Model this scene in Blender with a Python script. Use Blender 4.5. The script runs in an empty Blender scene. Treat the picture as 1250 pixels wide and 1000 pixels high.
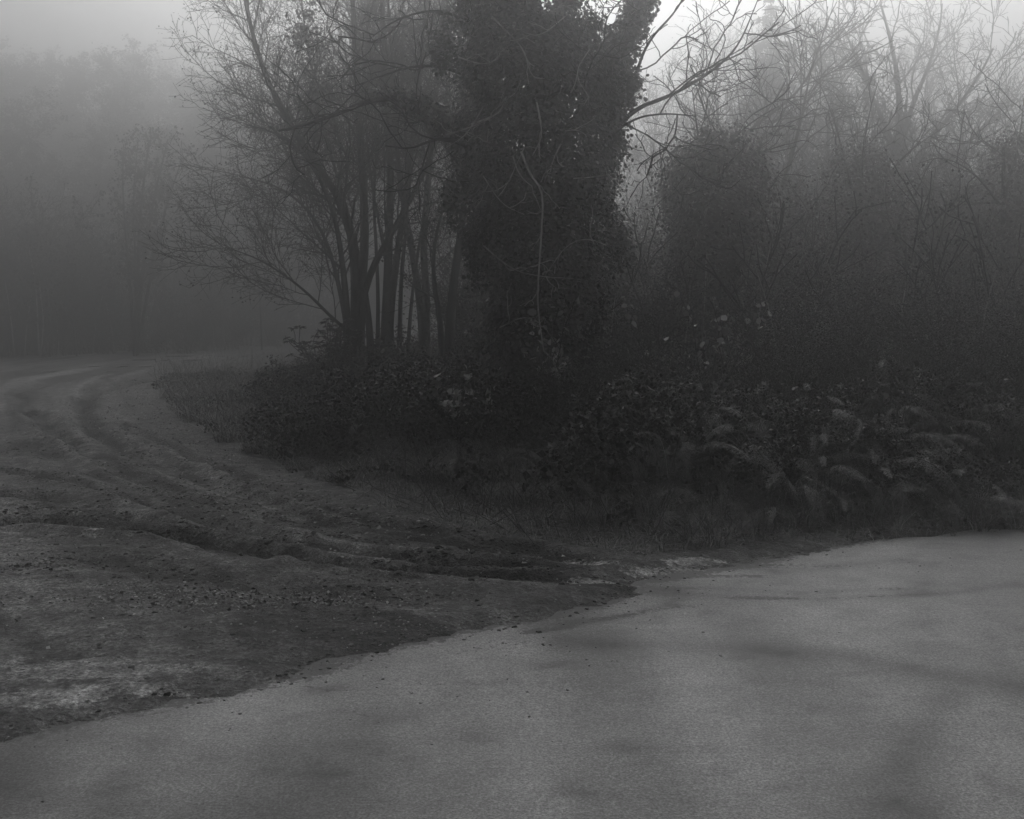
import bpy, math, random
import numpy as np

SC = bpy.context.scene
C = SC.collection
F, HOR, CAMH = 1300.0, 385.0, 1.7          # focal length in photo pixels, horizon row, eye height
PI = math.pi
rng = np.random.default_rng(7)

def wx(px, Y): return (px - 625.0) * Y / F
def wz(py, Y): return CAMH - (py - HOR) * Y / F
def gpt(px, py):                            # photo pixel -> point on the level ground
    Y = CAMH * F / (py - HOR)
    return (wx(px, Y), Y)

# ------------------------------------------------------------------ noise and distances
def _hash(ix, iy, seed):
    h = (ix.astype(np.int64) * 374761393 + iy.astype(np.int64) * 668265263 + seed * 1442695041) & 0xFFFFFFFF
    h = ((h ^ (h >> 13)) * 1274126177) & 0xFFFFFFFF
    return ((h ^ (h >> 16)) & 0xFFFF) / 65535.0
def vnoise(x, y, seed=0):
    x = np.asarray(x, float); y = np.asarray(y, float)
    ix = np.floor(x); iy = np.floor(y); fx = x - ix; fy = y - iy
    fx = fx * fx * (3 - 2 * fx); fy = fy * fy * (3 - 2 * fy)
    a = _hash(ix, iy, seed); b = _hash(ix + 1, iy, seed); c = _hash(ix, iy + 1, seed); d = _hash(ix + 1, iy + 1, seed)
    return (a * (1 - fx) + b * fx) * (1 - fy) + (c * (1 - fx) + d * fx) * fy - 0.5
def fbm(x, y, seed=0, oct=4):
    s = 0; a = 1.0
    for k in range(oct):
        s = s + a * vnoise(x * 2 ** k + 17.3 * k, y * 2 ** k - 9.1 * k, seed + k); a *= 0.5
    return s
def line_dist(pts, X, Y):
    d = np.full(np.shape(X), 1e9)
    for (x0, y0), (x1, y1) in zip(pts[:-1], pts[1:]):
        dx, dy = x1 - x0, y1 - y0
        t = np.clip(((X - x0) * dx + (Y - y0) * dy) / (dx * dx + dy * dy + 1e-9), 0, 1)
        d = np.minimum(d, np.hypot(X - x0 - t * dx, Y - y0 - t * dy))
    return d
def inside(poly, X, Y):
    r = np.zeros(np.shape(X), bool)
    n = len(poly)
    for i in range(n):
        x0, y0 = poly[i]; x1, y1 = poly[(i + 1) % n]
        if y0 == y1: continue
        c = (y0 > Y) != (y1 > Y)
        r ^= c & (X < (x1 - x0) * (Y - y0) / (y1 - y0) + x0)
    return r
def sdist(poly, X, Y):                      # positive inside
    d = line_dist(list(poly) + [poly[0]], X, Y)
    return np.where(inside(poly, X, Y), d, -d)
def sstep(a, b, x):
    t = np.clip((np.asarray(x) - a) / (b - a), 0, 1); return t * t * (3 - 2 * t)

# ------------------------------------------------------------------ plan of the place
EDGE = [gpt(*p) for p in [(372,424),(335,429),(290,436),(235,448),(190,462),(183,474),(205,503),(255,537),(345,578),(430,612),
        (520,640),(600,661),(690,678),(770,687),(880,681),(1000,666),(1130,656),(1250,648),(1500,632)]]
INNER = EDGE + [(40,14),(160,40),(300,400),(25,400),(2,130),(-6,80)]
FAR = [gpt(*p) for p in [(-200,448),(0,439),(130,431),(280,424),(372,417)]]
OUTER = FAR + [(-11,90),(-4,140),(20,400),(-300,400),(-300,30)]
MUD = [(-60,-14),(-14,-1.5),(-4.2,3.0)] + [gpt(*p) for p in [(0,900),(150,868),(270,845),(350,829),(400,805),(500,785),(600,764),
        (690,745),(770,727),(775,712),(870,697),(940,683),(1000,672)]]
DIRT = MUD + [(6,11),(0,14),(-2,40),(0,100),(-30,100),(-70,60),(-70,-14)]

def ground_z(X, Y):
    X = np.asarray(X, float); Y = np.asarray(Y, float)
    a = sdist(INNER, X, Y); b = sdist(OUTER, X, Y)
    n = fbm(X / 2.2, Y / 2.2, 5, 4)
    z = np.full(X.shape, -0.22)
    lo = (1 - (.6 + .33 * sstep(16, 23, Y)) * sstep(-2.2, -5.2, X)) * (1 + .25 * sstep(.5, 2, X) * sstep(30, 14, Y))
    za = -0.22 + 0.24 * sstep(-0.35, 0.12, a + 0.25 * fbm(X / .6, Y / .6, 3, 3)) + lo * (0.55 * sstep(0.1, np.where(X > 1, 2.1, 3.2), a) + 0.35 * sstep(3, 25, a)) + 0.22 * n * sstep(0, 1.5, a) * (1 - .7 * sstep(-2.2, -5.2, X))
    zb = -0.22 + 0.27 * sstep(-0.5, 0.3, b + 0.3 * n) + 0.45 * sstep(0.3, 5, b) + 1.5 * sstep(5, 60, b) + 0.3 * n * sstep(0, 2, b)
    z = np.where(a > -1, np.maximum(z, za), z); z = np.where(b > -1.5, np.maximum(z, zb), z)
    return z
def gz(x, y): return float(ground_z(np.array([x]), np.array([y]))[0])

# ------------------------------------------------------------------ mesh helpers
class MB:
    """collects quads with a per-vertex tone, builds ONE mesh"""
    def __init__(s): s.v = []; s.q = []; s.t = []; s.n = 0
    def add(s, v, q, tone=0.5):
        v = np.asarray(v, np.float32).reshape(-1, 3); q = np.asarray(q, np.int64).reshape(-1, 4)
        s.v.append(v); s.q.append(q + s.n)
        s.t.append(np.broadcast_to(np.asarray(tone, np.float32), (len(v),))); s.n += len(v)
    def mesh(s, name, mat, smooth=True):
        v = np.concatenate(s.v); q = np.concatenate(s.q); t = np.concatenate(s.t)
        me = bpy.data.meshes.new(name)
        me.vertices.add(len(v)); me.vertices.foreach_set('co', v.ravel())
        me.loops.add(q.size); me.loops.foreach_set('vertex_index', q.ravel().astype(np.int32))
        me.polygons.add(len(q)); me.polygons.foreach_set('loop_start', np.arange(0, q.size, 4, dtype=np.int32))
        me.update(calc_edges=True)
        me.polygons.foreach_set('use_smooth', np.full(len(q), smooth))
        a = me.attributes.new('tone', 'FLOAT', 'POINT'); a.data.foreach_set('value', np.ascontiguousarray(t))
        me.materials.append(mat)
        return me
    def build(s, name, mat, parent=None, smooth=True, loc=None):
        o = bpy.data.objects.new(name, s.mesh(name, mat, smooth)); C.objects.link(o)
        if parent: o.parent = parent
        if loc is not None: o.location = loc
        return o
def tag(o, label=None, cat=None, group=None, kind=None):
    if label: o['label'] = label
    if cat: o['category'] = cat
    if group: o['group'] = group
    if kind: o['kind'] = kind
    return o
def empty(name, loc, label, cat, group=None, rz=0, sc=1):
    o = bpy.data.objects.new(name, None); o.empty_display_size = 0.2; C.objects.link(o)
    o.location = loc; o.rotation_euler = (0, 0, rz); o.scale = (sc, sc, sc)
    return tag(o, label, cat, group)
def dup(root, loc, rz, sc, label, group=None):
    r = root.copy(); C.objects.link(r); r.location = loc; r.rotation_euler = (0, 0, rz)
    r.scale = (sc, sc, sc) if not hasattr(sc, '__len__') else sc
    r['label'] = label
    if group: r['group'] = group
    for ch in list(root.children):
        c = ch.copy(); C.objects.link(c); c.parent = r
        for g in list(ch.children):
            d = g.copy(); C.objects.link(d); d.parent = c
    return r

def tubes(mb, lines, sides=4, tone=0.5):
    """lines: list of (points list, radii list); batched by point count"""
    by = {}
    for p, r in lines: by.setdefault(len(p), []).append((p, r))
    for n, L in by.items():
        P = np.array([l[0] for l in L], float); R = np.array([l[1] for l in L], float); B = len(L)
        T = np.gradient(P, axis=1); T /= np.linalg.norm(T, axis=2, keepdims=True) + 1e-9
        avg = np.abs(T.mean(1)); ref = np.zeros((B, 3)); ref[np.arange(B), avg.argmin(1)] = 1
        U = np.cross(T, ref[:, None, :]); U /= np.linalg.norm(U, axis=2, keepdims=True) + 1e-9
        V = np.cross(T, U)
        a = np.arange(sides) * 2 * PI / sides
        ring = P[:, :, None, :] + R[:, :, None, None] * (np.cos(a)[None, None, :, None] * U[:, :, None, :] + np.sin(a)[None, None, :, None] * V[:, :, None, :])
        idx = np.arange(B * n * sides).reshape(B, n, sides); nx = np.roll(idx, -1, axis=2)
        q = np.stack([idx[:, :-1], nx[:, :-1], nx[:, 1:], idx[:, 1:]], -1).reshape(-1, 4)
        tn = tone if np.isscalar(tone) else 0.5
        mb.add(ring.reshape(-1, 3), q, tn)

def unit(v): return v / (np.linalg.norm(v, axis=-1, keepdims=True) + 1e-9)
def leaves(mb, P, size, up=(0, 0, 1), outward=None, flat=0.5, tone=None, shape=0.75, R=rng, fold=0.25, two=False, droop=0.3):
    """folded leaf blades at points P, roughly facing `outward`"""
    n = len(P)
    if n == 0: return
    nrm = R.normal(size=(n, 3)) * flat + np.array(up) * 0.5
    if outward is not None: nrm = nrm + outward
    nrm = unit(nrm)
    d = R.normal(size=(n, 3)); d[:, 2] -= droop * 2
    d = unit(d - nrm * (d * nrm).sum(1, keepdims=True)); s = np.cross(nrm, d)
    sz = (size * R.uniform(0.6, 1.35, n))[:, None]
    if tone is None: tone = R.uniform(0, 1, n)
    w = sz * shape * 0.5
    if not two:
        v = np.stack([P - d * sz * .5, P + s * w + nrm * w * fold, P + d * sz * .5, P - s * w + nrm * w * fold], 1)
        q = np.arange(n * 4).reshape(n, 4); k = 4
    else:
        v = np.stack([P - d * sz * .5, P - d * sz * .25 + s * w + nrm * w * fold, P + d * sz * .2 + s * w * .85 + nrm * w * fold, P + d * sz * .5,
                      P + d * sz * .2 - s * w * .85 + nrm * w * fold, P - d * sz * .25 - s * w + nrm * w * fold], 1)
        b = (np.arange(n) * 6)[:, None]; k = 6
        q = np.concatenate([b + np.array([0, 1, 2, 3]), b + np.array([0, 3, 4, 5])], 0)
    mb.add(v.reshape(-1, 3), q, np.repeat(tone, k))

# ------------------------------------------------------------------ branching
def _n3(a):
    l = math.sqrt(a[0] * a[0] + a[1] * a[1] + a[2] * a[2]) + 1e-9
    return (a[0] / l, a[1] / l, a[2] / l)
def _cr(a, b): return (a[1] * b[2] - a[2] * b[1], a[2] * b[0] - a[0] * b[2], a[0] * b[1] - a[1] * b[0])
class Grow:
    """spec: list of levels dict(len, den, t0, ang, angv, rr, rmin, n, wander, up, tap)"""
    def __init__(s, seed, spec): s.R = random.Random(seed); s.spec = spec; s.out = [[] for _ in spec]
    def branch(s, p, d, L, r, lv):
        S = s.spec[lv]; n = S['n']; R = s.R; st = L / (n - 1); w = S['wander']; up = S['up']
        pts = [p]; rad = [r]; rm = S['rmin']
        for i in range(1, n):
            d = _n3((d[0] + R.gauss(0, w), d[1] + R.gauss(0, w), d[2] + R.gauss(0, w) + up))
            p = (p[0] + d[0] * st, p[1] + d[1] * st, p[2] + d[2] * st)
            pts.append(p); rad.append(max(rm, r * (1 - 0.9 * i / (n - 1))))
        s.out[lv].append((pts, rad)); s.kids(pts, rad, L, lv)
    def kids(s, pts, rad, L, lv):
        if lv + 1 >= len(s.spec): return
        D = s.spec[lv + 1]; R = s.R; n = len(pts)
        k = L * D['den']; k = int(k) + (R.random() < k - int(k)); az = R.uniform(0, 6.28)
        for j in range(k):
            t = D['t0'] + (1 - D['t0']) * (j + R.random()) / k
            f = t * (n - 1); i = min(int(f), n - 2); f -= i
            a, b = pts[i], pts[i + 1]
            q = (a[0] + (b[0] - a[0]) * f, a[1] + (b[1] - a[1]) * f, a[2] + (b[2] - a[2]) * f)
            d = _n3((b[0] - a[0], b[1] - a[1], b[2] - a[2]))
            ref = (0, 0, 1) if abs(d[2]) < .9 else (1, 0, 0)
            u = _n3(_cr(d, ref)); v = _cr(d, u); az += 2.4 + R.uniform(-.5, .5)
            ang = D['ang'] + R.uniform(-1, 1) * D['angv']; ca, sa = math.cos(ang), math.sin(ang); cz, sz = math.cos(az), math.sin(az)
            e = tuple(d[m] * ca + (u[m] * cz + v[m] * sz) * sa for m in range(3))
            r = max(D['rmin'], (rad[i] + (rad[i + 1] - rad[i]) * f) * D['rr'])
            s.branch(q, e, D['len'] * (1 - D['tap'] * t) * R.uniform(.6, 1.2), r, lv + 1)
    def stem(s, pts, r0, r1, t0=None):
        """an explicit trunk line (lv 0), then its branches"""
        P = smooth(pts, 22); n = len(P)
        rad = [r0 + (r1 - r0) * (i / (n - 1)) ** .8 for i in range(n)]
        L = sum(math.dist(P[i], P[i + 1]) for i in range(n - 1))
        s.out[0].append((P, rad)); s.kids(P, rad, L, 0)
        return P, rad
def smooth(pts, n):
    P = np.array(pts, float)
    for _ in range(3):
        Q = [P[0]]
        for a, b in zip(P[:-1], P[1:]): Q += [a * .75 + b * .25, a * .25 + b * .75]
        P = np.array(Q + [P[-1]])
    s = np.concatenate([[0], np.cumsum(np.linalg.norm(np.diff(P, axis=0), axis=1))]); t = np.linspace(0, s[-1], n)
    return [tuple(float(np.interp(x, s, P[:, k])) for k in range(3)) for x in t]
def L(len, den, t0=.1, ang=.8, angv=.3, rr=.5, rmin=.004, n=6, wander=.12, up=.03, tap=.6):
    return dict(len=len, den=den, t0=t0, ang=ang, angv=angv, rr=rr, rmin=rmin, n=n, wander=wander, up=up, tap=tap)

# ------------------------------------------------------------------ materials (all neutral: the photograph is black and white)
def g(v): return (v, v, v, 1)
def new_mat(name):
    m = bpy.data.materials.new(name); m.use_nodes = True; t = m.node_tree; N = t.nodes
    return m, t, N, N['Principled BSDF']
def ramp(N, stops):
    r = N.new('ShaderNodeValToRGB'); e = r.color_ramp.elements
    e[0].position, e[0].color = stops[0][0], g(stops[0][1]); e[1].position, e[1].color = stops[-1][0], g(stops[-1][1])
    for p, c in stops[1:-1]:
        x = e.new(p); x.color = g(c)
    return r
def leaf_mat(name, lo, hi, pale=None, rough=.5, spec=.35):
    m, t, N, b = new_mat(name)
    a = N.new('ShaderNodeAttribute'); a.attribute_name = 'tone'
    st = [(0, lo), (.8, hi)]
    if pale: st += [(.93, hi), (1, pale)]
    r = ramp(N, st); t.links.new(a.outputs['Fac'], r.inputs[0])
    n = N.new('ShaderNodeTexNoise'); n.inputs['Scale'].default_value = 1.1; n.inputs['Detail'].default_value = 3
    tc = N.new('ShaderNodeTexCoord'); t.links.new(tc.outputs['Object'], n.inputs['Vector'])
    r2 = ramp(N, [(.3, .55), (.7, 1.35)]); t.links.new(n.outputs['Fac'], r2.inputs[0])
    mx = N.new('ShaderNodeMix'); mx.data_type = 'RGBA'; mx.blend_type = 'MULTIPLY'; mx.inputs['Factor'].default_value = 1
    t.links.new(r.outputs[0], mx.inputs['A']); t.links.new(r2.outputs[0], mx.inputs['B'])
    t.links.new(mx.outputs['Result'], b.inputs['Base Color'])
    b.inputs['Roughness'].default_value = rough; b.inputs['Specular IOR Level'].default_value = spec
    return m
def bark_mat(name, lo, hi, scale=9, rough=.85):
    m, t, N, b = new_mat(name)
    tc = N.new('ShaderNodeTexCoord'); mp = N.new('ShaderNodeMapping'); mp.inputs['Scale'].default_value = (1, 1, .25)
    n = N.new('ShaderNodeTexNoise'); n.inputs['Scale'].default_value = scale; n.inputs['Detail'].default_value = 6
    t.links.new(tc.outputs['Object'], mp.inputs[0]); t.links.new(mp.outputs[0], n.inputs['Vector'])
    r = ramp(N, [(.35, lo), (.7, hi)]); t.links.new(n.outputs['Fac'], r.inputs[0]); t.links.new(r.outputs[0], b.inputs['Base Color'])
    bp = N.new('ShaderNodeBump'); bp.inputs['Strength'].default_value = .7; bp.inputs['Distance'].default_value = .02
    t.links.new(n.outputs['Fac'], bp.inputs['Height']); t.links.new(bp.outputs[0], b.inputs['Normal'])
    b.inputs['Roughness'].default_value = rough; b.inputs['Specular IOR Level'].default_value = .2
    return m
M_BARK = bark_mat('bark', .03, .09); M_TWIG = bark_mat('twig_bark', .035, .08, 14)
M_PALE = bark_mat('pale_bark', .22, .48, 12); M_GREY = bark_mat('grey_bark', .08, .18, 8)
M_IVY = leaf_mat('ivy_leaf', .055, .145, .28, .4, .4); M_LEAF = leaf_mat('shrub_leaf', .025, .085, .3, .55, .25)
M_WOOD = leaf_mat('woodland_leaf', .035, .08, None, .7, .2); M_NEEDLE = leaf_mat('needle', .03, .06, None, .7, .2)
M_FERN = leaf_mat('bracken_frond', .045, .16, .34, .6, .3); M_GRASS = leaf_mat('grass_blade', .08, .26, .48, .6, .3)
M_BRAM = leaf_mat('bramble_leaf', .016, .055, .24, .5, .3); M_ROUND = leaf_mat('hazel_leaf', .2, .42, .7, .5, .4)
M_STONE = leaf_mat('gravel_stone', .07, .28, .55, .8, .3)

def surf_mat(name, big, fine, bump, bd, tone_gain, rough=(.6, .9), spec=.4, fine_scale=60, big_scale=.8, other=None, mid=None, midk=.22):
    """base noise colour x tone attribute; where the 'mix' attribute beats a fine noise the `other` colour shows (mud on tarmac, bare tarmac in mud)"""
    m, t, N, b = new_mat(name); lk = t.links.new
    tc = N.new('ShaderNodeTexCoord')
    def noise(s, d, ro=.6):
        n = N.new('ShaderNodeTexNoise'); n.inputs['Scale'].default_value = s; n.inputs['Detail'].default_value = d; n.inputs['Roughness'].default_value = ro
        lk(tc.outputs['Object'], n.inputs['Vector']); return n
    def mul(a, bb):
        x = N.new('ShaderNodeMix'); x.data_type = 'RGBA'; x.blend_type = 'MULTIPLY'; x.inputs['Factor'].default_value = 1
        lk(a, x.inputs['A']); lk(bb, x.inputs['B']); return x.outputs['Result']
    def rmp(src, stops): q = ramp(N, stops); lk(src, q.inputs[0]); return q.outputs[0]
    n1 = noise(big_scale, 6, .65); n2 = noise(fine_scale, 5, .75); n3 = noise(fine_scale * midk, 5, .7); n4 = noise(4.5, 4, .65)
    a = N.new('ShaderNodeAttribute'); a.attribute_name = 'tone'
    lo, hi = fine; ml, mh = mid or fine
    det = mul(mul(rmp(n2.outputs['Fac'], [(.36, lo), (.5, 1), (.64, hi)]), rmp(n3.outputs['Fac'], [(.36, ml), (.5, 1), (.64, mh)])), rmp(n4.outputs['Fac'], [(.35, .5 + ml / 2), (.5, 1), (.65, .5 + mh / 2)]))
    c = mul(mul(rmp(n1.outputs['Fac'], [(.35, big[0]), (.65, big[1])]), det), rmp(a.outputs['Fac'], [(0, tone_gain[0]), (1, tone_gain[1])]))
    if other:
        am = N.new('ShaderNodeAttribute'); am.attribute_name = 'mix'
        n5 = noise(26, 6, .7)
        f = N.new('ShaderNodeMath'); f.operation = 'MULTIPLY_ADD'; lk(n5.outputs['Fac'], f.inputs[0]); f.inputs[1].default_value = 2.2; f.inputs[2].default_value = -1.1
        g2 = N.new('ShaderNodeMath'); g2.operation = 'ADD'; lk(f.outputs[0], g2.inputs[0]); lk(am.outputs['Fac'], g2.inputs[1])
        fac = rmp(g2.outputs[0], [(.42, 0), (.58, 1)])
        x = N.new('ShaderNodeMix'); x.data_type = 'RGBA'; lk(fac, x.inputs['Factor']); lk(c, x.inputs['A'])
        o2 = mul(rmp(n1.outputs['Fac'], [(.35, other[0]), (.65, other[1])]), det); lk(o2, x.inputs['B']); c = x.outputs['Result']
    lk(c, b.inputs['Base Color'])
    ad = N.new('ShaderNodeMath'); ad.operation = 'MULTIPLY_ADD'; lk(n3.outputs['Fac'], ad.inputs[0]); ad.inputs[1].default_value = 2.0; lk(n2.outputs['Fac'], ad.inputs[2])
    bp = N.new('ShaderNodeBump'); bp.inputs['Strength'].default_value = bump; bp.inputs['Distance'].default_value = bd
    lk(ad.outputs[0], bp.inputs['Height']); lk(bp.outputs[0], b.inputs['Normal'])
    lk(rmp(n1.outputs['Fac'], [(.35, rough[0]), (.65, rough[1])]), b.inputs['Roughness'])
    b.inputs['Specular IOR Level'].default_value = spec
    return m
M_TARMAC = surf_mat('tarmac', (.178, .245), (.42, 1.7), .35, .004, (.25, 1.75), (.55, .75), .5, 95, .7, other=(.04, .075), mid=(.76, 1.26), midk=.4)
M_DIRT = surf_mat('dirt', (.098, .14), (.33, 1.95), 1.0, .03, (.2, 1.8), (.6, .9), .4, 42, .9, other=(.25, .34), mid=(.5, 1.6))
M_GROUND = surf_mat('leaf_litter', (.02, .05), (.5, 1.5), 1, .03, (1, 1), (.7, .95), .3, 30, 1.5)
m, t, N, b = new_mat('puddle_water'); b.inputs['Base Color'].default_value = g(.03); b.inputs['Roughness'].default_value = .06; M_WATER = m

# ------------------------------------------------------------------ ground, tarmac, dirt
def gspace(a, b, d0, k):                    # spacing grows away from a
    o = [a]; s = 1 if b > a else -1
    while (b - o[-1]) * s > 0: o.append(o[-1] + s * (d0 + k * abs(o[-1] - a)))
    return o
def sheet(xs, ys, zf, tf, name, mat, keep=None, mf=None):
    X, Y = np.meshgrid(xs, ys); Z = zf(X, Y); T = tf(X, Y); M = (mf(X, Y) if mf else 0 * X).ravel()
    ny, nx = X.shape; idx = np.arange(nx * ny).reshape(ny, nx)
    q = np.stack([idx[:-1, :-1], idx[:-1, 1:], idx[1:, 1:], idx[1:, :-1]], -1).reshape(-1, 4)
    V = np.stack([X, Y, Z], -1).reshape(-1, 3); T = T.ravel()
    if keep is not None:
        k = keep(X, Y).ravel(); q = q[k[q].all(1)]
        u = np.unique(q); mp = np.full(len(V), -1); mp[u] = np.arange(len(u)); V = V[u]; T = T[u]; M = M[u]; q = mp[q]
    mb = MB(); mb.add(V, q, T)
    o = mb.build(name, mat); at = o.data.attributes.new('mix', 'FLOAT', 'POINT'); at.data.foreach_set('value', np.ascontiguousarray(M, np.float32))
    return tag(o, kind='structure')
xs = np.array(sorted(set(gspace(-3, -320, .12, .018) + gspace(-3, 320, .12, .018))))
ys = np.array(sorted(set(gspace(9, -60, .12, .05) + gspace(9, 420, .12, .016))))
sheet(xs, ys, ground_z, lambda X, Y: 0.5 + 0 * X, 'ground', M_GROUND)

# ruts and streaks drawn on the plan: (photo pixels on the ground, width m, depth m, tone shift)
def ppl(l): return [gpt(*p) for p in l]
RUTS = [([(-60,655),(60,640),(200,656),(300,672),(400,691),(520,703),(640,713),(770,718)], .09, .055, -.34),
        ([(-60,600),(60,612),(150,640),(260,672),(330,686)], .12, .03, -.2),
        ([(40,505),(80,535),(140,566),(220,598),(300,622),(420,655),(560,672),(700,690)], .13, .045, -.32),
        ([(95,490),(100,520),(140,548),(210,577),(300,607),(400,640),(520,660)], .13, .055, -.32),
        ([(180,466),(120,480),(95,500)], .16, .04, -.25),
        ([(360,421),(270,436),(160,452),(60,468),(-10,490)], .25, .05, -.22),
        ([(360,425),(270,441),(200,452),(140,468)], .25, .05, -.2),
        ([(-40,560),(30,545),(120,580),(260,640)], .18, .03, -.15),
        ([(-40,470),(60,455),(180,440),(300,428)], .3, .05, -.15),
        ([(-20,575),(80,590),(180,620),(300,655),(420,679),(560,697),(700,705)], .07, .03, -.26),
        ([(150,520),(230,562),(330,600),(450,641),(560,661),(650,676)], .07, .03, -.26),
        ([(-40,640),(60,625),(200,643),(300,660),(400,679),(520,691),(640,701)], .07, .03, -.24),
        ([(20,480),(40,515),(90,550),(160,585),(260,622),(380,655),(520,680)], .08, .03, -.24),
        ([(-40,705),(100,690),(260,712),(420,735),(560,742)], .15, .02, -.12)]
LANES = [([(70,470),(52,500),(70,530),(130,560),(220,592),(330,625),(420,650)], .45, .3),
         ([(-20,520),(20,500),(40,480),(120,458),(260,440),(360,424)], .8, .0),
         ([(-40,620),(80,625),(200,640),(330,675),(470,690)], .3, .12)]
WORN = [(672,688,.12),(702,692,.12),(492,706,.09),(45,831,.17),(95,819,.13),(130,815,.08),(205,825,.13),(150,832,.10),(15,864,.2),(75,858,.12),(140,846,.13),(190,850,.09),(118,655,.06),(820,700,.22),(850,690,.14),(725,714,.1)]
MUDS = [([(690,764),(750,752),(810,742),(850,738)], .05, .85), ([(640,771),(670,768),(700,764)], .05, .9), ([(770,700),(830,697),(900,692),(960,690),(1020,690),(1100,684)], .08, .62), ([(775,714),(860,718),(980,721),(1100,718)], .045, .6),
        ([(760,722),(880,728),(1000,730),(1140,725)], .05, .62), ([(380,842),(415,843)], .05, .8), ([(420,868),(450,874)], .04, .55), ([(550,800),(590,790),(640,783)], .05, .5), ([(790,709),(850,704),(930,703)], .05, .6)]
RUTS = [(ppl(p), w, d, t) for p, w, d, t in RUTS]; LANES = [(ppl(p), w, t) for p, w, t in LANES]; MUDS = [(ppl(p), w, t) for p, w, t in MUDS]
def wob(X, Y, a=.16): return X + a * fbm(X / .7, Y / .7, 31, 3), Y + a * fbm(X / .7, Y / .7, 47, 3)
def dirt_z(X, Y):
    s = sdist(DIRT, X, Y); s = np.where(Y > 14, 5, s)
    s = s + .12 * fbm(X / .8, Y / .4, 61, 5) + .07 * fbm(X / .1, Y / .07, 63, 2)
    near = 1 - sstep(25, 60, Y)
    z = np.clip(.16 * s, -.12, .034) + .016 * sstep(.1, 1.2, s) * fbm(X / 1.3, Y / .8, 71, 3) + near * (.008 * fbm(X / .3, Y / .2, 81, 4) + .007 * fbm(X / .09, Y / .07, 83, 2) * (.3 + 1.4 * (fbm(X / .9, Y / .6, 85, 3) > -.05)))
    XW, YW = wob(X, Y, .1)
    ai = sdist(INNER, XW, YW); z += .022 * fbm(ai * 3.2, (X + .6 * Y) * .16, 303, 3) * sstep(.4, 1.5, s) * sstep(.2, 1, -ai)
    for p, w, d, t in RUTS:
        dd = line_dist(p, XW, YW) / w
        z -= 1.3 * d * sstep(0, .8, s) * (np.exp(-dd ** 2) - .45 * np.exp(-((dd - 2.1) / .8) ** 2)) * (.95 + .6 * fbm(X / .5, Y / .5, 91, 2))
    return z
def dirt_t(X, Y):
    XW, YW = wob(X, Y)
    t = .46 - .24 * sstep(11, 24, Y) + .16 * fbm(X / 1.6, Y / 1.1, 101, 4) + .26 * fbm(X / .3, Y / .14, 103, 4) * (1 - sstep(14, 40, Y))
    ai = sdist(INNER, XW, YW); t += (1.15 * fbm(ai * 3.2, (X + .6 * Y) * .16, 303, 4) + .6 * fbm(ai * 9, (X + .6 * Y) * .35, 307, 3)) * sstep(.2, 1, -ai) * (.55 + .45 * sstep(-1, -4, X))
    for p, w, d, k in RUTS: t += 2.0 * k * np.exp(-(line_dist(p, XW, YW) / (w * 1.0)) ** 2) * np.clip(.95 + 1.2 * fbm(X / .35, Y / .22, 7, 4), 0, 1.6)  # darkens the ruts: wet soil, plus their depth shade put into the tone
    for p, w, k in LANES: t += k * np.exp(-(line_dist(p, XW, YW) / w) ** 4)
    s = sdist(DIRT, X, Y); s = np.where(Y > 12, 5, s)
    t -= .2 * np.exp(-(np.clip(s, 0, 9) / .7)) * sstep(-4, 0, -X + 0)
    return np.clip(t, 0, 1)
def dirt_m(X, Y):
    m = np.zeros(X.shape); XW, YW = wob(X, Y, .12)
    for px, py, r in WORN:
        x0, y0 = gpt(px, py); m += (1.15 if px > 400 else .85) * np.exp(-(np.hypot((XW - x0) / 2.0, (YW - y0) * 1.5) / (.85 * r)) ** 2)
    return np.clip(m, 0, 1.2)
def tar_m(X, Y):
    s = sdist(DIRT, X, Y) + .12 * fbm(X / .5, Y / .3, 61, 4)
    m = .9 * sstep(-.16 - .3 * np.clip(fbm(X / 1.1, Y / .8, 67, 2), 0, 1), .06, s)
    for p, w, k in MUDS: m = np.maximum(m, k * np.exp(-(line_dist(p, *wob(X, Y, .07)) / w) ** 2) * (.75 + 1.1 * fbm(X / .5, Y / .2, 33, 3)))
    return m
xs = np.array(sorted(set(gspace(-1.5, -60, .026, .006) + gspace(-1.5, 7, .026, .006))))
ys = np.array(sorted(set(gspace(7, -13, .022, .012) + gspace(7, 95, .024, .0065))))
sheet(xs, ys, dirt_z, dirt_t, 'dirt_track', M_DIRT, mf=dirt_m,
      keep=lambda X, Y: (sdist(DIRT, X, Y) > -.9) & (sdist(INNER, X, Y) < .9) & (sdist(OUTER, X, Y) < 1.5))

STREAK = [([(680,780),(780,786),(900,792),(1020,802),(1150,824),(1320,850)], .14, -.30), ([(1160,845),(1140,875),(1120,910),(1095,960),(1070,1010)], .10, -.26),
          ([(740,716),(800,722),(900,727),(1000,729),(1140,725),(1250,712)], .07, -.25), ([(780,716),(860,718),(980,722),(1110,718)], .05, -.2),
          ([(880,690),(950,696),(1020,692),(1110,684)], .08, -.22), ([(640,765),(700,760),(770,750),(830,738)], .06, -.28), ([(380,845),(420,842)], .06, -.3),
          ([(450,875),(470,880),(490,878)], .06, -.2), ([(685,966),(710,972)], .05, -.35), ([(0,990),(40,950),(110,920),(180,895)], .16, -.14),
          ([(-20,960),(100,1000)], .3, -.14), ([(330,930),(420,960),(300,1000)], .28, -.15), ([(400,890),(440,910)], .25, -.08),
          ([(300,870),(420,850),(560,810),(700,775)], .22, .12), ([(40,960),(150,905),(250,880)], .12, .12), ([(760,740),(950,760),(1150,770)], .5, .1)]
STREAK = [(ppl(p), w, t) for p, w, t in STREAK]
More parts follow.
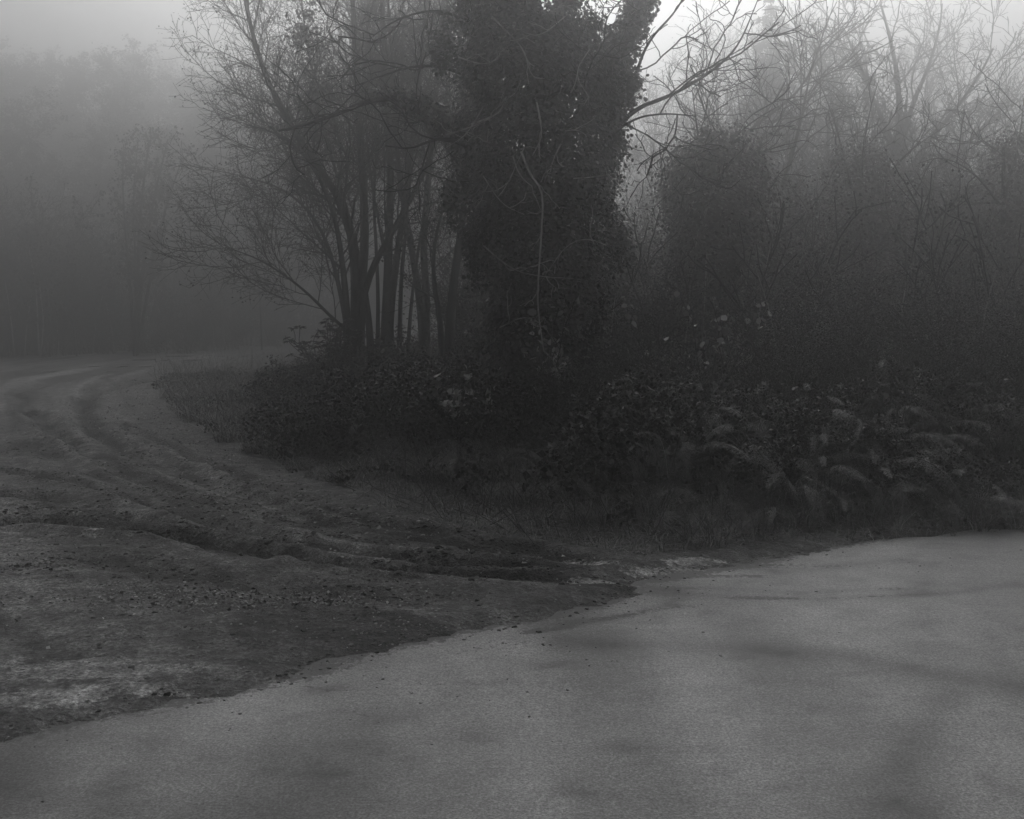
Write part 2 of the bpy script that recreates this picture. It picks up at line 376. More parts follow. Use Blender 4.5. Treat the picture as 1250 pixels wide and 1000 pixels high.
def tar_t(X, Y):
    XW, YW = wob(X, Y, .1)
    u1 = np.hypot(X + 7, Y - 4); u2 = np.hypot(X - 9.5, Y - 3.6)          # wheel paths turning left into the track and right along the road
    st = fbm(u1 / .42, np.arctan2(Y - 4, X + 7) * 1.3, 401, 3) * sstep(3.2, .5, X) + fbm(u2 / .38, np.arctan2(Y - 3.6, 9.5 - X) * 1.3, 411, 3) * sstep(-.6, 1.2, X)
    t = .5 + .15 * fbm(X / .9, Y / .9, 201, 5) + .34 * st - .16 * np.clip(fbm(X / .16, Y / .12, 421, 4) - .22, 0, 1) / .3
    t -= .16 * sstep(4.7, 3.5, Y) * sstep(1.6, -.6, X) * (.7 + fbm(X / .8, Y / .8, 431, 3))
    for p, w, k in STREAK: t += k * np.exp(-(line_dist(p, XW, YW) / w) ** 2) * np.clip(1 + .7 * fbm(X / .3, Y / .2, 9, 4), 0, 1.9)
    return np.clip(t, 0, 1)
xs = np.array(sorted(set(gspace(.5, -40, .035, .02) + gspace(.5, 45, .035, .02))))
ys = np.array(sorted(set(gspace(5, -30, .03, .02) + gspace(5, 17, .03, .006))))
sheet(xs, ys, lambda X, Y: .004 * fbm(X / .8, Y / .8, 3, 3) - .03 * sstep(0, 1, sdist(INNER, X, Y) - .2) - .14 * sstep(.25, .8, sdist(DIRT, X, Y)), tar_t, 'tarmac_road', M_TARMAC, mf=tar_m,
      keep=lambda X, Y: (sdist(DIRT, X, Y) < 2.6) & (sdist(INNER, X, Y) < .7))

# puddles lying in the track
def puddle(px, py, rx, ry, seed):
    x0, y0 = gpt(px, py); r = np.random.default_rng(seed); n = 40; a = np.arange(n) * 2 * PI / n
    k = 1 + .35 * np.sin(2 * a + r.uniform(0, 6)) * .5 + .25 * np.sin(3 * a + r.uniform(0, 6)) + .12 * np.sin(7 * a + r.uniform(0, 6))
    X = x0 + rx * k * np.cos(a); Y = y0 + ry * k * np.sin(a)
    z = dirt_z(X, Y).mean() + .006
    v = [(x0, y0, z)] + list(zip(X, Y, [z] * n)); v += list(zip(x0 + .5 * (X - x0), y0 + .5 * (Y - y0), [z] * n))
    q = [(1 + n + i, 1 + i, 1 + (i + 1) % n, 1 + n + (i + 1) % n) for i in range(n)] + [(0, 1 + n + i, 1 + n + i + 1, 1 + n + (i + 2) % n) for i in range(0, n, 2)]
    mb = MB(); mb.add(v, q); tag(mb.build('puddle', M_WATER), kind='structure')
for i, a in enumerate([(150,449,1.3,.35),(205,441,1.7,.5),(250,436,1.6,.6),(90,455,1.0,.25)]): puddle(*a, i)

# loose gravel on the track: nobody could count it
def stones(n, pick, lo, hi, R):
    P = pick(n, R); n = len(P); s = R.uniform(lo, hi, n) * R.uniform(.5, 1, n)
    base = np.array([(-1,-1,0),(1,-1,0),(1,1,0),(-1,1,0),(-.7,-.6,.8),(.6,-.7,.7),(.7,.6,.8),(-.6,.7,.7)], float)
    q = np.array([(0,1,5,4),(1,2,6,5),(2,3,7,6),(3,0,4,7),(4,5,6,7)])
    v = base[None] + R.normal(size=(n, 8, 3)) * .22; v *= np.stack([s, s * R.uniform(.5, 1, n), s * R.uniform(.35, .8, n)], -1)[:, None]
    a = R.uniform(0, 6.28, n); c, si = np.cos(a)[:, None], np.sin(a)[:, None]
    v = np.stack([v[..., 0] * c - v[..., 1] * si, v[..., 0] * si + v[..., 1] * c, v[..., 2]], -1) + P[:, None]
    return v.reshape(-1, 3), (q[None] + (np.arange(n) * 8)[:, None, None]).reshape(-1, 4), np.repeat(R.uniform(0, 1, n), 8)
def pick_dirt(cx, cy, rx, ry):
    def f(n, R):
        x0, y0 = gpt(cx, cy); X = x0 + R.normal(size=n) * rx; Y = y0 + R.normal(size=n) * ry
        k = (sdist(INNER, X, Y) < -.05) & (sdist(DIRT, X, Y) > .05); X, Y = X[k], Y[k]
        return np.stack([X, Y, np.maximum(dirt_z(X, Y), 0) - .002], -1)
    return f
def pick_wide(n, R):
    X = R.uniform(-9, 1.5, n); Y = 4 + 16 * R.random(n) ** 1.3
    k = (sdist(INNER, X, Y) < -.02) & (sdist(DIRT, X, Y) > -.25 * R.random(n) ** 2) & (fbm(X / 1.2, Y / .8, 55, 3) > R.uniform(-.6, .5, n)); X, Y = X[k], Y[k]
    return np.stack([X, Y, np.maximum(dirt_z(X, Y), 0) - .002], -1)
def pick_edge(n, R):                        # gravelly shoulder beside the verge
    X = R.uniform(-9.5, 1, n); Y = R.uniform(7, 26, n); a = -sdist(INNER, X, Y)
    k = (a > .05) & (a < 1.7 * R.random(n) + .1); X, Y = X[k], Y[k]
    return np.stack([X, Y, dirt_z(X, Y) - .002], -1)
R = np.random.default_rng(3); mb = MB()
for a in [stones(1100, pick_dirt(335, 737, .33, .12), .005, .014, R), stones(900, pick_dirt(190, 735, .4, .2), .005, .014, R), stones(500, pick_dirt(440, 720, .5, .25), .004, .013, R),
          stones(400, pick_dirt(20, 690, .4, .2), .005, .014, R), stones(400, pick_dirt(520, 770, .5, .12), .004, .012, R),
          stones(46000, pick_wide, .003, .011, R), stones(14000, pick_edge, .008, .022, R)]: mb.add(*a)
tag(mb.build('gravel', M_STONE, smooth=False), kind='stuff')
def pick_rut(n, R):
    o = []
    for p, w, d, k in RUTS:
        P = np.array(p); i = R.integers(0, len(P) - 1, n); f = R.random(n); q = P[i] + (P[i + 1] - P[i]) * f[:, None]
        o.append(q + R.normal(size=(n, 2)) * w * 1.3)
    q = np.concatenate(o); X, Y = q[:, 0], q[:, 1]; k = (fbm(X / .5, Y / .4, 19, 3) > -.1) & (sdist(INNER, X, Y) < 0) & (Y < 30); X, Y = X[k], Y[k]
    return np.stack([X, Y, dirt_z(X, Y) - .004], -1)
def pick_fringe(lo, hi):
    def f(n, R):
        X = R.uniform(-4, 5, n); Y = R.uniform(3.4, 9, n); s = -sdist(DIRT, X, Y) + .12 * fbm(X / .5, Y / .4, 61, 3); k = (s > lo) & (s < lo + (hi - lo) * R.random(n) ** 2) & (sdist(INNER, X, Y) < -.05); X, Y = X[k], Y[k]
        return np.stack([X, Y, np.maximum(dirt_z(X, Y), 0) - .002], -1)
    return f
mb = MB(); mb.add(*stones(16000, pick_fringe(-.14, .2), .005, .017, R)); mb.add(*stones(5000, pick_fringe(0, 1.6), .003, .009, R)); mb.add(*stones(1300, pick_rut, .006, .022, R)); mb.add(*stones(7000, pick_wide, .005, .018, R))
tag(mb.build('mud_clods', leaf_mat('mud_clod', .02, .07, None, .8, .3), smooth=False), kind='stuff')
# fallen leaves and chips lying on the track and its shoulder
mb = MB()
for pick, n, sz in ((pick_edge, 9000, .035), (pick_wide, 2200, .028), (pick_dirt(335, 737, .35, .13), 260, .03), (pick_dirt(200, 735, .45, .2), 200, .028)):
    P = pick(n, R); leaves(mb, P + np.array([0, 0, .008]), sz, R=R, flat=.22, shape=.6)
tag(mb.build('fallen_leaves', leaf_mat('fallen_leaf', .09, .28, .5, .6, .3)), kind='stuff')
SEL, FOG, FOG_COL, FOG_G, SKY, SUN, EXPO, OV0, OV1 = 37, .0235, .94, .92, .075, .64, 0, .15, 1.8
# ------------------------------------------------------------------ woody plants
def shift(mb, o):
    mb.v = [v - np.array(o, np.float32) for v in mb.v]; return mb
def pxl(pts, Y, dy=0.0):                    # pixel polyline at depth Y (dy: depth change from first to last)
    n = len(pts); return [(wx(p[0], Y + dy * i / (n - 1)), Y + dy * i / (n - 1), wz(p[1], Y + dy * i / (n - 1))) for i, p in enumerate(pts)]
def pts_of(lines, frac0=.2):
    a = [np.array(p)[int(len(p) * frac0):] for p, r in lines]
    return np.concatenate(a) if a else np.zeros((0, 3))
def woody(name, label, cat, base, stems, spec, seed, group=None, mtrunk=None, mtwig=None, sides=(8, 5, 4, 3, 3), leaf=None, root_flare=True, inner_mb=None):
    """stems: [(points, r0, r1)] in world space"""
    root = empty(name, base, label, cat, group); G = Grow(seed, spec)
    for pts, r0, r1 in stems:
        P, rad = G.stem(pts, r0, r1)
        if root_flare:
            rad = [r * (1 + .4 * math.exp(-i * .9)) for i, r in enumerate(rad)]
        mb = MB(); tubes(mb, [(P, rad)], sides[0]); shift(mb, base).build('trunk', mtrunk or M_BARK, root)
    mb = MB()
    for k in range(1, len(spec)):
        if G.out[k]: tubes(mb, G.out[k], sides[min(k, 4)])
    shift(mb, base).build('crown', mtwig or M_TWIG, root)
    if leaf:
        n, size, mat, jit = leaf; A = pts_of(G.out[-1], .3); R = np.random.default_rng(seed)
        A = A[R.integers(0, len(A), n)] + R.normal(size=(n, 3)) * jit
        mb = MB(); leaves(mb, A, size, R=R, flat=1.2); shift(mb, base).build('foliage', mat, root)
    return root, G
def ivy_cloud(mb, prof, Y, nclump, per, size, R, depth=1.0, crad=(.1, .26), hole=0.0, inner=.35, two=True, dy=0):
    """leaf clumps through the volume of a climbing mass; prof rows are (photo row, left px, right px)"""
    pr = np.array(prof, float); rows = R.uniform(pr[0, 0], pr[-1, 0], nclump * 3)
    xl = np.interp(rows, pr[:, 0], pr[:, 1]); xr = np.interp(rows, pr[:, 0], pr[:, 2]); w = xr - xl
    k = R.random(len(rows)) < w / w.max(); rows, xl, xr = rows[k][:nclump], xl[k][:nclump], xr[k][:nclump]
    cx = wx((xl + xr) / 2, Y); hw = (xr - xl) / 2 * Y / F; z = wz(rows, Y)
    a = R.uniform(0, 2 * PI, len(rows)); rr = inner + (1 - inner) * np.sqrt(R.random(len(rows)))
    rr = rr * (1 + .35 * vnoise(a * 2 + 5, z * 1.6, 3))
    P = np.stack([cx + hw * rr * np.cos(a), Y + hw * depth * rr * np.sin(a), z], -1)
    out = np.stack([np.cos(a), np.sin(a), 0 * a + .15], -1)
    keep = fbm(P[:, 0] * 2.2, P[:, 2] * 2.2 + P[:, 1], 77, 2) > hole; P, out = P[keep], out[keep]
    n = len(P); cr = R.uniform(*crad, n); idx = np.repeat(np.arange(n), per)
    off = R.normal(size=(n * per, 3)) * .55; Q = P[idx] + off * cr[idx][:, None] * np.array([1, 1, 1.25])
    tone = np.clip(R.uniform(0, .75, n)[idx] * .6 + R.uniform(0, .6, n * per), 0, 1)
    leaves(mb, Q, size, outward=out[idx] * 1.1, R=R, flat=.6, tone=tone, two=two, shape=.9)

# fine twig specs
FINE = [L(0,0,n=22), L(2.2,2.7,t0=.42,ang=.75,angv=.25,rr=.38,rmin=.007,n=8,wander=.13,up=.05,tap=.55), L(.95,7.2,t0=.12,ang=.7,rr=.5,rmin=.0045,n=6,wander=.16,up=.04,tap=.45),
        L(.42,8.5,t0=.1,ang=.75,rr=.6,rmin=.0032,n=4,wander=.22,up=.03,tap=.3)]

# --- the many-stemmed trees left of the ivy
YA = 21.0
zb = gz(wx(434, YA), YA)
def foot(px, Y): return (wx(px, Y), Y, gz(wx(px, Y), Y) - .05)
def stem(px0, pts, Y, r0, r1, dy=0.0): return ([foot(px0, Y)] + pxl(pts, Y, dy), r0, r1)
A = [stem(430, [(433,400),(434,350),(431,295),(415,240),(385,200),(352,150),(322,90),(302,20),(290,-60)], YA, .11, .03, -1.2),
     stem(436, [(437,400),(441,350),(446,295),(444,235),(439,165),(435,90),(430,0),(428,-160)], YA, .115, .03, .6),
     stem(440, [(440,370),(455,325),(478,285),(503,240),(528,190),(545,125),(552,60)], YA, .10, .02, .8),
     stem(425, [(424,380),(418,320),(410,268),(393,222),(370,185),(338,162),(300,152)], YA - .3, .09, .015, -1.5),
     stem(433, [(425,404),(405,388),(380,362),(350,337),(312,314),(275,302)], YA - .3, .05, .008, -1.2),
     stem(428, [(424,400),(412,340),(398,290),(372,250),(335,225),(292,215)], YA + .4, .07, .012, 1)]
FA = [dict(s) for s in FINE]; FA[1]['den'] = 3.3; FA[1]['len'] = 3.2; FA[1]['t0'] = .33
tree_a, G = woody('alder_tree', 'leftmost many-stemmed bare tree, stems fanning out left over the track', 'tree', foot(434, YA), A, FA, 11, 'bare trees left of the ivy trunk',
      leaf=(7000, .042, M_LEAF, .05))
# dense clump of ivy high in its left stem
mb = MB(); R = np.random.default_rng(5)
ivy_cloud(mb, [(10,352,392),(50,345,398),(90,350,402),(125,366,412),(165,380,415)], YA - .6, 120, 24, .06, R, crad=(.08, .3), inner=.0)
shift(mb, foot(434, YA)).build('ivy', M_IVY, tree_a)
B = [stem(470, [(471,400),(473,350),(475,280),(478,205),(472,120),(466,0),(463,-160)], YA + 1, .11, .03, .5),
     stem(474, [(475,395),(482,330),(492,262),(501,195),(511,110),(520,0),(526,-140)], YA + 1, .09, .025, 1)]
woody('alder_tree', 'bare tree of two upright stems, second from left beside the fanning tree', 'tree', foot(471, YA + 1), B, FINE, 12, 'bare trees left of the ivy trunk', leaf=(1500, .05, M_LEAF, .05))
Cs = [stem(519, [(520,400),(520,350),(516,295),(523,220),(529,140),(540,40),(546,-110)], YA + 2, .10, .03, .5),
      stem(517, [(516,395),(508,335),(499,285),(488,220),(482,150),(477,60),(470,-60)], YA + 2, .10, .02, -.6)]
woody('alder_tree', 'slim bare tree whose two stems cross between upright stems and ivy', 'tree', foot(518, YA + 2), Cs, FINE, 13, 'bare trees left of the ivy trunk', leaf=(1500, .05, M_LEAF, .05))
def slim(px0, pts, Y, r0, r1=.012): return stem(px0, pts, Y, r0, r1, .4)
E1 = [slim(488, [(488,400),(490,330),(498,260),(496,180),(490,100),(492,0),(488,-60)], YA + 1.6, .055), slim(497, [(500,390),(508,320),(520,250),(524,170),(535,90),(540,0)], YA + 1.6, .045), slim(480, [(478,380),(470,310),(458,250),(448,180),(444,100),(450,10)], YA + 1.6, .045)]
woody('alder_tree', 'cluster of three thin grey poles in the middle of the bare trees', 'tree', foot(489, YA + 1.6), E1, FINE, 15, 'bare trees left of the ivy trunk', leaf=(900, .042, M_LEAF, .05))
E2 = [slim(455, [(452,390),(440,320),(425,260),(404,190),(388,120),(372,40),(365,-30)], YA + 1.2, .06), slim(460, [(462,380),(460,310),(455,240),(462,160),(452,80),(448,-20)], YA + 1.2, .05), slim(452, [(448,380),(430,300),(405,230),(375,170),(338,120),(310,60)], YA + 1.2, .045)]
woody('alder_tree', 'slender bare tree fanning up behind the leftmost stems', 'tree', foot(455, YA + 1.2), E2, FINE, 16, 'bare trees left of the ivy trunk', leaf=(1800, .042, M_LEAF, .05))
D = [stem(548, [(549,400),(553,350),(562,290),(569,220),(566,140),(560,40)], YA - 2.5, .10, .03, .3), stem(540, [(538,390),(528,340),(531,290),(545,240)], YA - 2.5, .07, .02, .3)]
woody('alder_tree', 'short bare tree standing closest to left edge of the ivy trunk', 'tree', foot(546, YA - 2.5), D, FINE, 14, 'bare trees left of the ivy trunk', leaf=(2200, .055, M_LEAF, .08))

# --- the big ivy-clad tree
YI = 13.0; bi = foot(667, YI)
SP = [L(0,0,n=22), L(1.7,2.0,t0=.2,ang=.9,angv=.3,rr=.25,rmin=.010,n=10,wander=.17,up=.03,tap=.3), L(.85,4.4,t0=.25,ang=.75,rr=.5,rmin=.006,n=7,wander=.2,up=.02,tap=.4),
      L(.35,4.5,t0=.2,ang=.8,rr=.6,rmin=.0042,n=5,wander=.25,up=.02,tap=.3)]
I = [([bi] + pxl([(666,500),(664,400),(660,300),(655,200),(652,100),(650,0),(648,-200)], YI), .20, .07),
     (pxl([(655,250),(610,205),(560,165),(520,135),(490,118),(450,122),(400,145),(340,160)], YI, .6), .10, .012),
     (pxl([(668,200),(710,140),(745,80),(772,30),(800,-40),(815,-120)], YI, -.4), .09, .02),
     (pxl([(740,170),(775,132),(812,120),(850,100),(885,75),(905,50),(925,0)], YI, .5), .035, .006),
     (pxl([(745,150),(775,95),(790,50),(830,10),(850,-40)], YI, -.6), .028, .006),
     (pxl([(730,180),(770,145),(810,138),(850,142)], YI - .3, -.5), .022, .006),
     (pxl([(600,115),(560,85),(510,78),(460,95),(420,110)], YI, .5), .032, .006),
     (pxl([(610,40),(570,25),(530,10),(480,25),(455,45)], YI, -.5), .03, .006),
     (pxl([(585,185),(545,168),(525,172),(500,182),(470,178)], YI - .2, -.4), .03, .008),
     (pxl([(640,60),(680,20),(705,-20),(715,-100)], YI, .6), .05, .02)]
ivy_tree, G = woody('ivy_clad_tree', 'large dark tree smothered in ivy from ground to top, beside the bend', 'tree', bi, I, SP, 21, None)
mb = MB(); R = np.random.default_rng(22)
PROF = [(30,566,728),(70,552,752),(110,556,756),(150,566,746),(190,574,744),(235,562,748),(275,572,748),(320,590,752),(355,588,738),(400,584,716),(440,592,702),(480,612,696),(535,636,686)]
ivy_cloud(mb, PROF, YI, 1900, 52, .045, R, hole=-.25, crad=(.07, .2))
ivy_cloud(mb, [(-190,566,700),(-60,556,690),(10,555,668),(50,560,690)], YI, 480, 48, .045, R, hole=-.12, crad=(.07, .2))
ivy_cloud(mb, [(r, l - 12, x + 12) for r, l, x in PROF], YI, 600, 18, .045, R, crad=(.05, .15), inner=.8, hole=.0)
for _ in range(46):                          # tufts breaking the outline
    py = R.uniform(-20, 440); sd = R.choice([-1, 1]); l, x = (float(np.interp(py, [p[0] for p in PROF], [p[k] for p in PROF])) for k in (1, 2))
    c = (l if sd < 0 else x) + sd * R.uniform(-4, 20); hgt = R.uniform(10, 26); wd = R.uniform(6, 17)
    ivy_cloud(mb, [(py - hgt, c - wd * .6, c + wd * .6), (py, c - wd, c + wd), (py + hgt, c - wd * .5, c + wd * .5)], YI + R.normal() * .35, int(R.uniform(8, 20)), 24, .045, R, crad=(.04, .12), inner=0)
def ivy_limb(mb, pts, Y, dy, rad, n, R):
    P = np.array(smooth(pxl(pts, Y, dy), 60)); k = R.integers(0, 60, n)
    rr = np.interp(k, [0, 59], rad)[:, None]; off = unit(R.normal(size=(n, 3))) * rr * R.random((n, 1)) ** .5
    leaves(mb, P[k] + off, .06, outward=off / rr, R=R, flat=.6, two=True, shape=.9)
ivy_limb(mb, [(600,200),(560,165),(520,135),(485,117),(455,118)], YI, .6, (.30, .09), 4200, R)
ivy_limb(mb, [(720,120),(750,75),(772,30),(800,-40)], YI, -.4, (.30, .2), 3800, R)
ivy_limb(mb, [(680,20),(705,-20),(715,-100)], YI, .4, (.2, .2), 1500, R)
shift(mb, bi).build('ivy', M_IVY, ivy_tree)
# dead pale stems and twigs sticking out through the ivy
def dead(parent, base, rows, Y, seed, off=1.15):
    for i, (pts, r) in enumerate(rows):
        G = Grow(seed + i, [L(0,0,n=22), L(.4,3.2,t0=.15,ang=.8,rr=.55,rmin=.0045,n=7,wander=.25,up=0,tap=.3), L(.18,5,t0=.2,ang=.8,rr=.6,rmin=.0035,n=4,wander=.25,up=0,tap=.3)])
        G.stem(pxl(pts, Y - off, -.15), r, r * .45); mb = MB()
        for k in range(3): tubes(mb, G.out[k], (6, 4, 3)[k])
        shift(mb, base).build('dead_stem', M_PALE, parent)
dead(ivy_tree, bi, [([(575,152),(600,143),(612,134),(618,118)], .013), ([(545,165),(590,150),(612,135)], .008), ([(655,125),(660,148),(662,168),(650,190)], .012),
     ([(636,185),(650,220),(664,232),(660,300),(655,370),(664,430)], .014), ([(626,190),(634,215),(650,228)], .009), ([(590,300),(625,330),(660,338),(700,340)], .008),
     ([(600,20),(620,40),(640,60),(648,95),(665,96)], .010), ([(560,70),(590,80),(608,72),(606,62)], .009), ([(685,176),(675,195),(672,210)], .010), ([(690,160),(705,158),(715,165)], .008),
     ([(700,218),(740,215),(770,205)], .008), ([(672,530),(668,505),(662,490),(650,470)], .012), ([(640,180),(615,235),(600,245)], .006), ([(590,130),(570,165),(545,180)], .007), ([(720,60),(700,90),(720,120)], .007), ([(690,20),(660,45),(640,40)], .007), ([(740,300),(715,290),(690,300),(670,330)], .008), ([(590,215),(612,250),(640,262)], .007), ([(610,400),(640,385),(660,395)], .007)], YI, 23)

# --- ivy-covered smaller trees on the right
def ivy_column(label, px, Y, prof, nc, per, seed, extra=(), size=.06, lean=0, tops=()):
    b = foot(px, Y); top = prof[0][0]
    st = [([b] + pxl([(px, 470), (px + lean * .5, (470 + top) / 2), (px + lean, top + 10)], Y), .11, .03)] + [(pxl(t, Y, .4), .03, .006) for t in tops]
    r, G = woody('ivy_clad_tree', label, 'tree', b, st, SP, seed, 'smaller ivy-clad trees right of the big one')
    mb = MB(); R = np.random.default_rng(seed); ivy_cloud(mb, prof, Y, nc, per, size, R, crad=(.1, .28), hole=-.45, two=False)
    shift(mb, b).build('ivy', M_IVY, r); return r
c1 = ivy_column('stout ivy column just right of the big ivy tree, rounded top', 866, 16.5, [(170,838,905),(200,815,930),(250,806,936),(300,806,925),(350,812,905),(400,815,898),(450,828,892),(510,838,888)], 900, 34, 31,
           tops=[[(870,250),(885,180),(915,150),(950,130)], [(860,230),(850,150),(845,110)]])
dead(c1, foot(866, 16.5), [([(845,530),(852,470),(858,410),(861,350),(863,305)], .016), ([(890,420),(915,400),(935,385)], .012), ([(800,440),(795,380),(790,320)], .010), ([(925,470),(945,460),(952,452)], .011)], 16.5, 32, 1.05)
ivy_column('broad faded ivy mass behind bracken, below the wide bare tree', 1050, 22, [(185,1015,1078),(240,1002,1105),(300,990,1120),(380,975,1130),(460,960,1140),(500,970,1130)], 900, 30, 33, size=.065,
           tops=[[(1060,250),(1100,190),(1160,150)], [(1040,230),(1020,150),(1000,100)], [(1050,210),(1060,140),(1075,90)]])
ivy_column('ivy-wrapped tree at the right margin, twigs spreading above it', 1225, 20, [(170,1215,1262),(230,1200,1275),(300,1190,1290),(380,1180,1300),(470,1180,1310),(520,1190,1300)], 560, 28, 34, size=.06,
           tops=[[(1220,250),(1190,210),(1150,190),(1120,200)], [(1230,230),(1245,170),(1250,120)], [(1215,330),(1180,280),(1150,240)]])
ivy_column('low dark ivy stump in gap between the two tallest ivy columns', 768, 17.5, [(345,745,790),(380,735,800),(430,720,812),(490,715,815),(520,725,810)], 380, 28, 35)

# --- wide bare tree on the right, far in the fog
YO = 40.0
OAK = [L(0,0,n=22), L(4.2,1.0,t0=.3,ang=.65,angv=.25,rr=.5,rmin=.02,n=10,wander=.12,up=.05,tap=.45), L(1.8,2.3,t0=.15,ang=.7,rr=.5,rmin=.013,n=7,wander=.16,up=.04,tap=.5),
       L(.8,3.2,t0=.15,ang=.7,rr=.6,rmin=.009,n=5,wander=.2,up=.04,tap=.4), L(.4,3.0,t0=.2,ang=.7,rr=.7,rmin=.008,n=3,wander=.2,up=.03,tap=.3)]
bo = foot(1100, YO)
O = [([bo] + pxl([(1100,330),(1098,240),(1097,170),(1098,110),(1088,50),(1075,5)], YO), .34, .04),
     (pxl([(1098,190),(1112,130),(1135,80),(1148,30),(1150,5)], YO, 2), .13, .03), (pxl([(1099,230),(1130,175),(1170,130),(1200,85),(1212,60)], YO, -2), .15, .03),
     (pxl([(1100,260),(1150,200),(1195,160),(1225,130)], YO, 2), .14, .03), (pxl([(1097,190),(1070,130),(1050,80),(1030,35)], YO, -2), .12, .03), (pxl([(1097,230),(1050,165),(1020,120),(990,90)], YO, 2), .12, .03)]
woody('bare_oak', 'tall wide-crowned bare tree fading in fog on the right', 'tree', bo, O, OAK, 41, root_flare=True)

# --- conifer behind it
def conifer(px, Y, top, seed):
    b = foot(px, Y); h = wz(top, Y) - b[2]; root = empty('conifer', b, 'pointed conifer with layered drooping boughs, barely seen through the fog', 'tree')
    mb = MB(); tubes(mb, [([(0,0,0),(0,0,h*.5),(0,0,h*.97)], [.25,.14,.02])], 7); mb.build('trunk', M_BARK, root)
    R = np.random.default_rng(seed); br = []; Pn = []; 
    zz = .25; wh = 0
    while zz < h * .8:
        wh += 1; nb = 5 + wh // 6
        for j in range(nb):
            t = zz / (h * .8); z = h - zz + R.normal() * .06; Lb = (.2 + 4.4 * t ** .85) * R.uniform(.5, 1.2); a = 6.28 * (j + R.uniform(-.3, .3)) / nb + wh
            s = np.linspace(0, 1, 6)[:, None]; d = np.array([math.cos(a), math.sin(a), 0])
            p = d * s * Lb + np.array([0, 0, z]) + np.array([0, 0, 1]) * (.25 * s - .45 * s ** 2) * Lb
            br.append((p.tolist(), list(.03 * (1 - .9 * s[:, 0]))))
            k = int(60 * Lb) + 12; ss = R.random(k) ** .75; q = d * ss[:, None] * Lb + np.array([0, 0, z]) + np.array([0, 0, 1]) * ((.25 * ss - .45 * ss ** 2) * Lb)[:, None]
            side = np.array([-d[1], d[0], 0]) * (R.normal(size=k) * .16 * Lb * (1.1 - ss))[:, None]
            Pn.append(q + side + np.array([0, 0, -1]) * R.random((k, 1)) * .22)
        zz += .5 + .02 * wh
    mb = MB(); tubes(mb, br, 4); mb.build('crown', M_TWIG, root)
    mb = MB(); leaves(mb, np.concatenate(Pn), .2, R=R, flat=.7, shape=.35, droop=.6); mb.build('foliage', M_NEEDLE, root)
conifer(941, 47, -12, 51)

# --- slim leaning trunks and saplings in the right-hand wood
WOODS = [L(0,0,n=16), L(3.3,1.9,t0=.12,ang=.55,angv=.2,rr=.4,rmin=.018,n=7,wander=.12,up=.06,tap=.6), L(1.4,3.0,t0=.12,ang=.65,rr=.5,rmin=.012,n=5,wander=.16,up=.04,tap=.45), L(.65,3.8,t0=.1,ang=.7,rr=.6,rmin=.010,n=3,wander=.2,up=.03,tap=.3)]
def proto(name, label, H, r, seed, spec, leafn, leafs, group, stems=1, cat='tree', mat=None, lmat=None, spread=.12, t0=None):
    R = random.Random(seed); st = []
    for k in range(stems):
        a = R.uniform(0, 6.28); h = H * (1 if k == 0 else R.uniform(.65, .98)); s = spread * h * (.25 if stems == 1 else 1)
        p = [(0.12 * k * math.cos(a), .12 * k * math.sin(a), -.25)]
        for j in range(1, 6):
            f = j / 5; p.append((s * f * math.cos(a) + R.gauss(0, .02) * h, s * f * math.sin(a) + R.gauss(0, .02) * h, h * f))
        st.append((p, r * (1 if k == 0 else .75), r * .12))
    root, G = woody(name, label, cat, (0, 0, 0), st, spec, seed, group, mat, leaf=(leafn, leafs, lmat or M_WOOD, .12) if leafn else None, sides=(7, 4, 3, 3, 3))
    return root
GR_L = 'woodland trees across the track'; GR_R = 'slim bare trees in the right-hand wood'; GR_B = 'trees glimpsed behind the bare stems'
wl = [proto('woodland_tree', 'x', 13, .15, 61 + i, WOODS, 16000 + 4000 * i, .12, GR_L, stems=1 + i % 2) for i in range(3)]
sl = [proto('slim_tree', 'x', 11, .09, 71 + i, [dict(s) for s in WOODS], 500, .09, GR_R, stems=1 + (i == 2)) for i in range(3)]
used = set(); sh = tall = None
def place(protos, k, px, top, Y, label, group, R, wid=1.0):
    b = foot(px, Y)
    if protos is sh and wz(top, Y) - b[2] > 3.6: protos = tall
    p = protos[k % len(protos)]; H = {'woodland_tree': 13, 'slim_tree': 11, 'shrub': 3.2, 'tall_shrub': 6.0}[p.name.split('.')[0]]
    s = (wz(top, Y) - b[2]) / H; rz = R.uniform(0, 6.28)
    if p.name not in used:
        used.add(p.name); p.location = b; p.rotation_euler = (0, 0, rz); p.scale = (s * wid, s * wid, s); p['label'] = label; p['group'] = group; return p
    return dup(p, b, rz, (s * wid, s * wid, s), label, group)
R = random.Random(5)
LW = [(-70,100,88),(-40,96,96),(-12,92,92),(12,104,84),(28,98,100),(50,104,88),(72,106,104),(92,94,96),(112,100,90),(128,92,102),(146,96,86),(165,104,96),(184,102,104),(205,114,92),(224,116,100),(242,122,86),(262,120,104),(282,128,94),(300,126,100),(325,138,88),(350,145,104),(372,152,94),(60,150,72),(0,165,70),(110,165,74),(160,180,70),(215,180,76),(255,190,72),(290,200,78),(335,215,76),(30,190,66),(-40,170,72)]
for i, (px, top, Y) in enumerate(LW): place(wl, i, px, top, Y * .88, 'foggy woodland tree in the misty belt across the track, far left', GR_L, R, 1.25)
for i, (px, top, Y) in enumerate([(392,150,104),(410,120,92),(430,100,110),(455,70,98),(475,40,104),(492,60,88),(515,20,94),(540,30,102),(560,40,92),(585,90,104),(550,140,78)]):
    place(wl, i + 1, px, top, Y * .9, 'misty tree seen far behind the bare many-stemmed trees', GR_B, R)
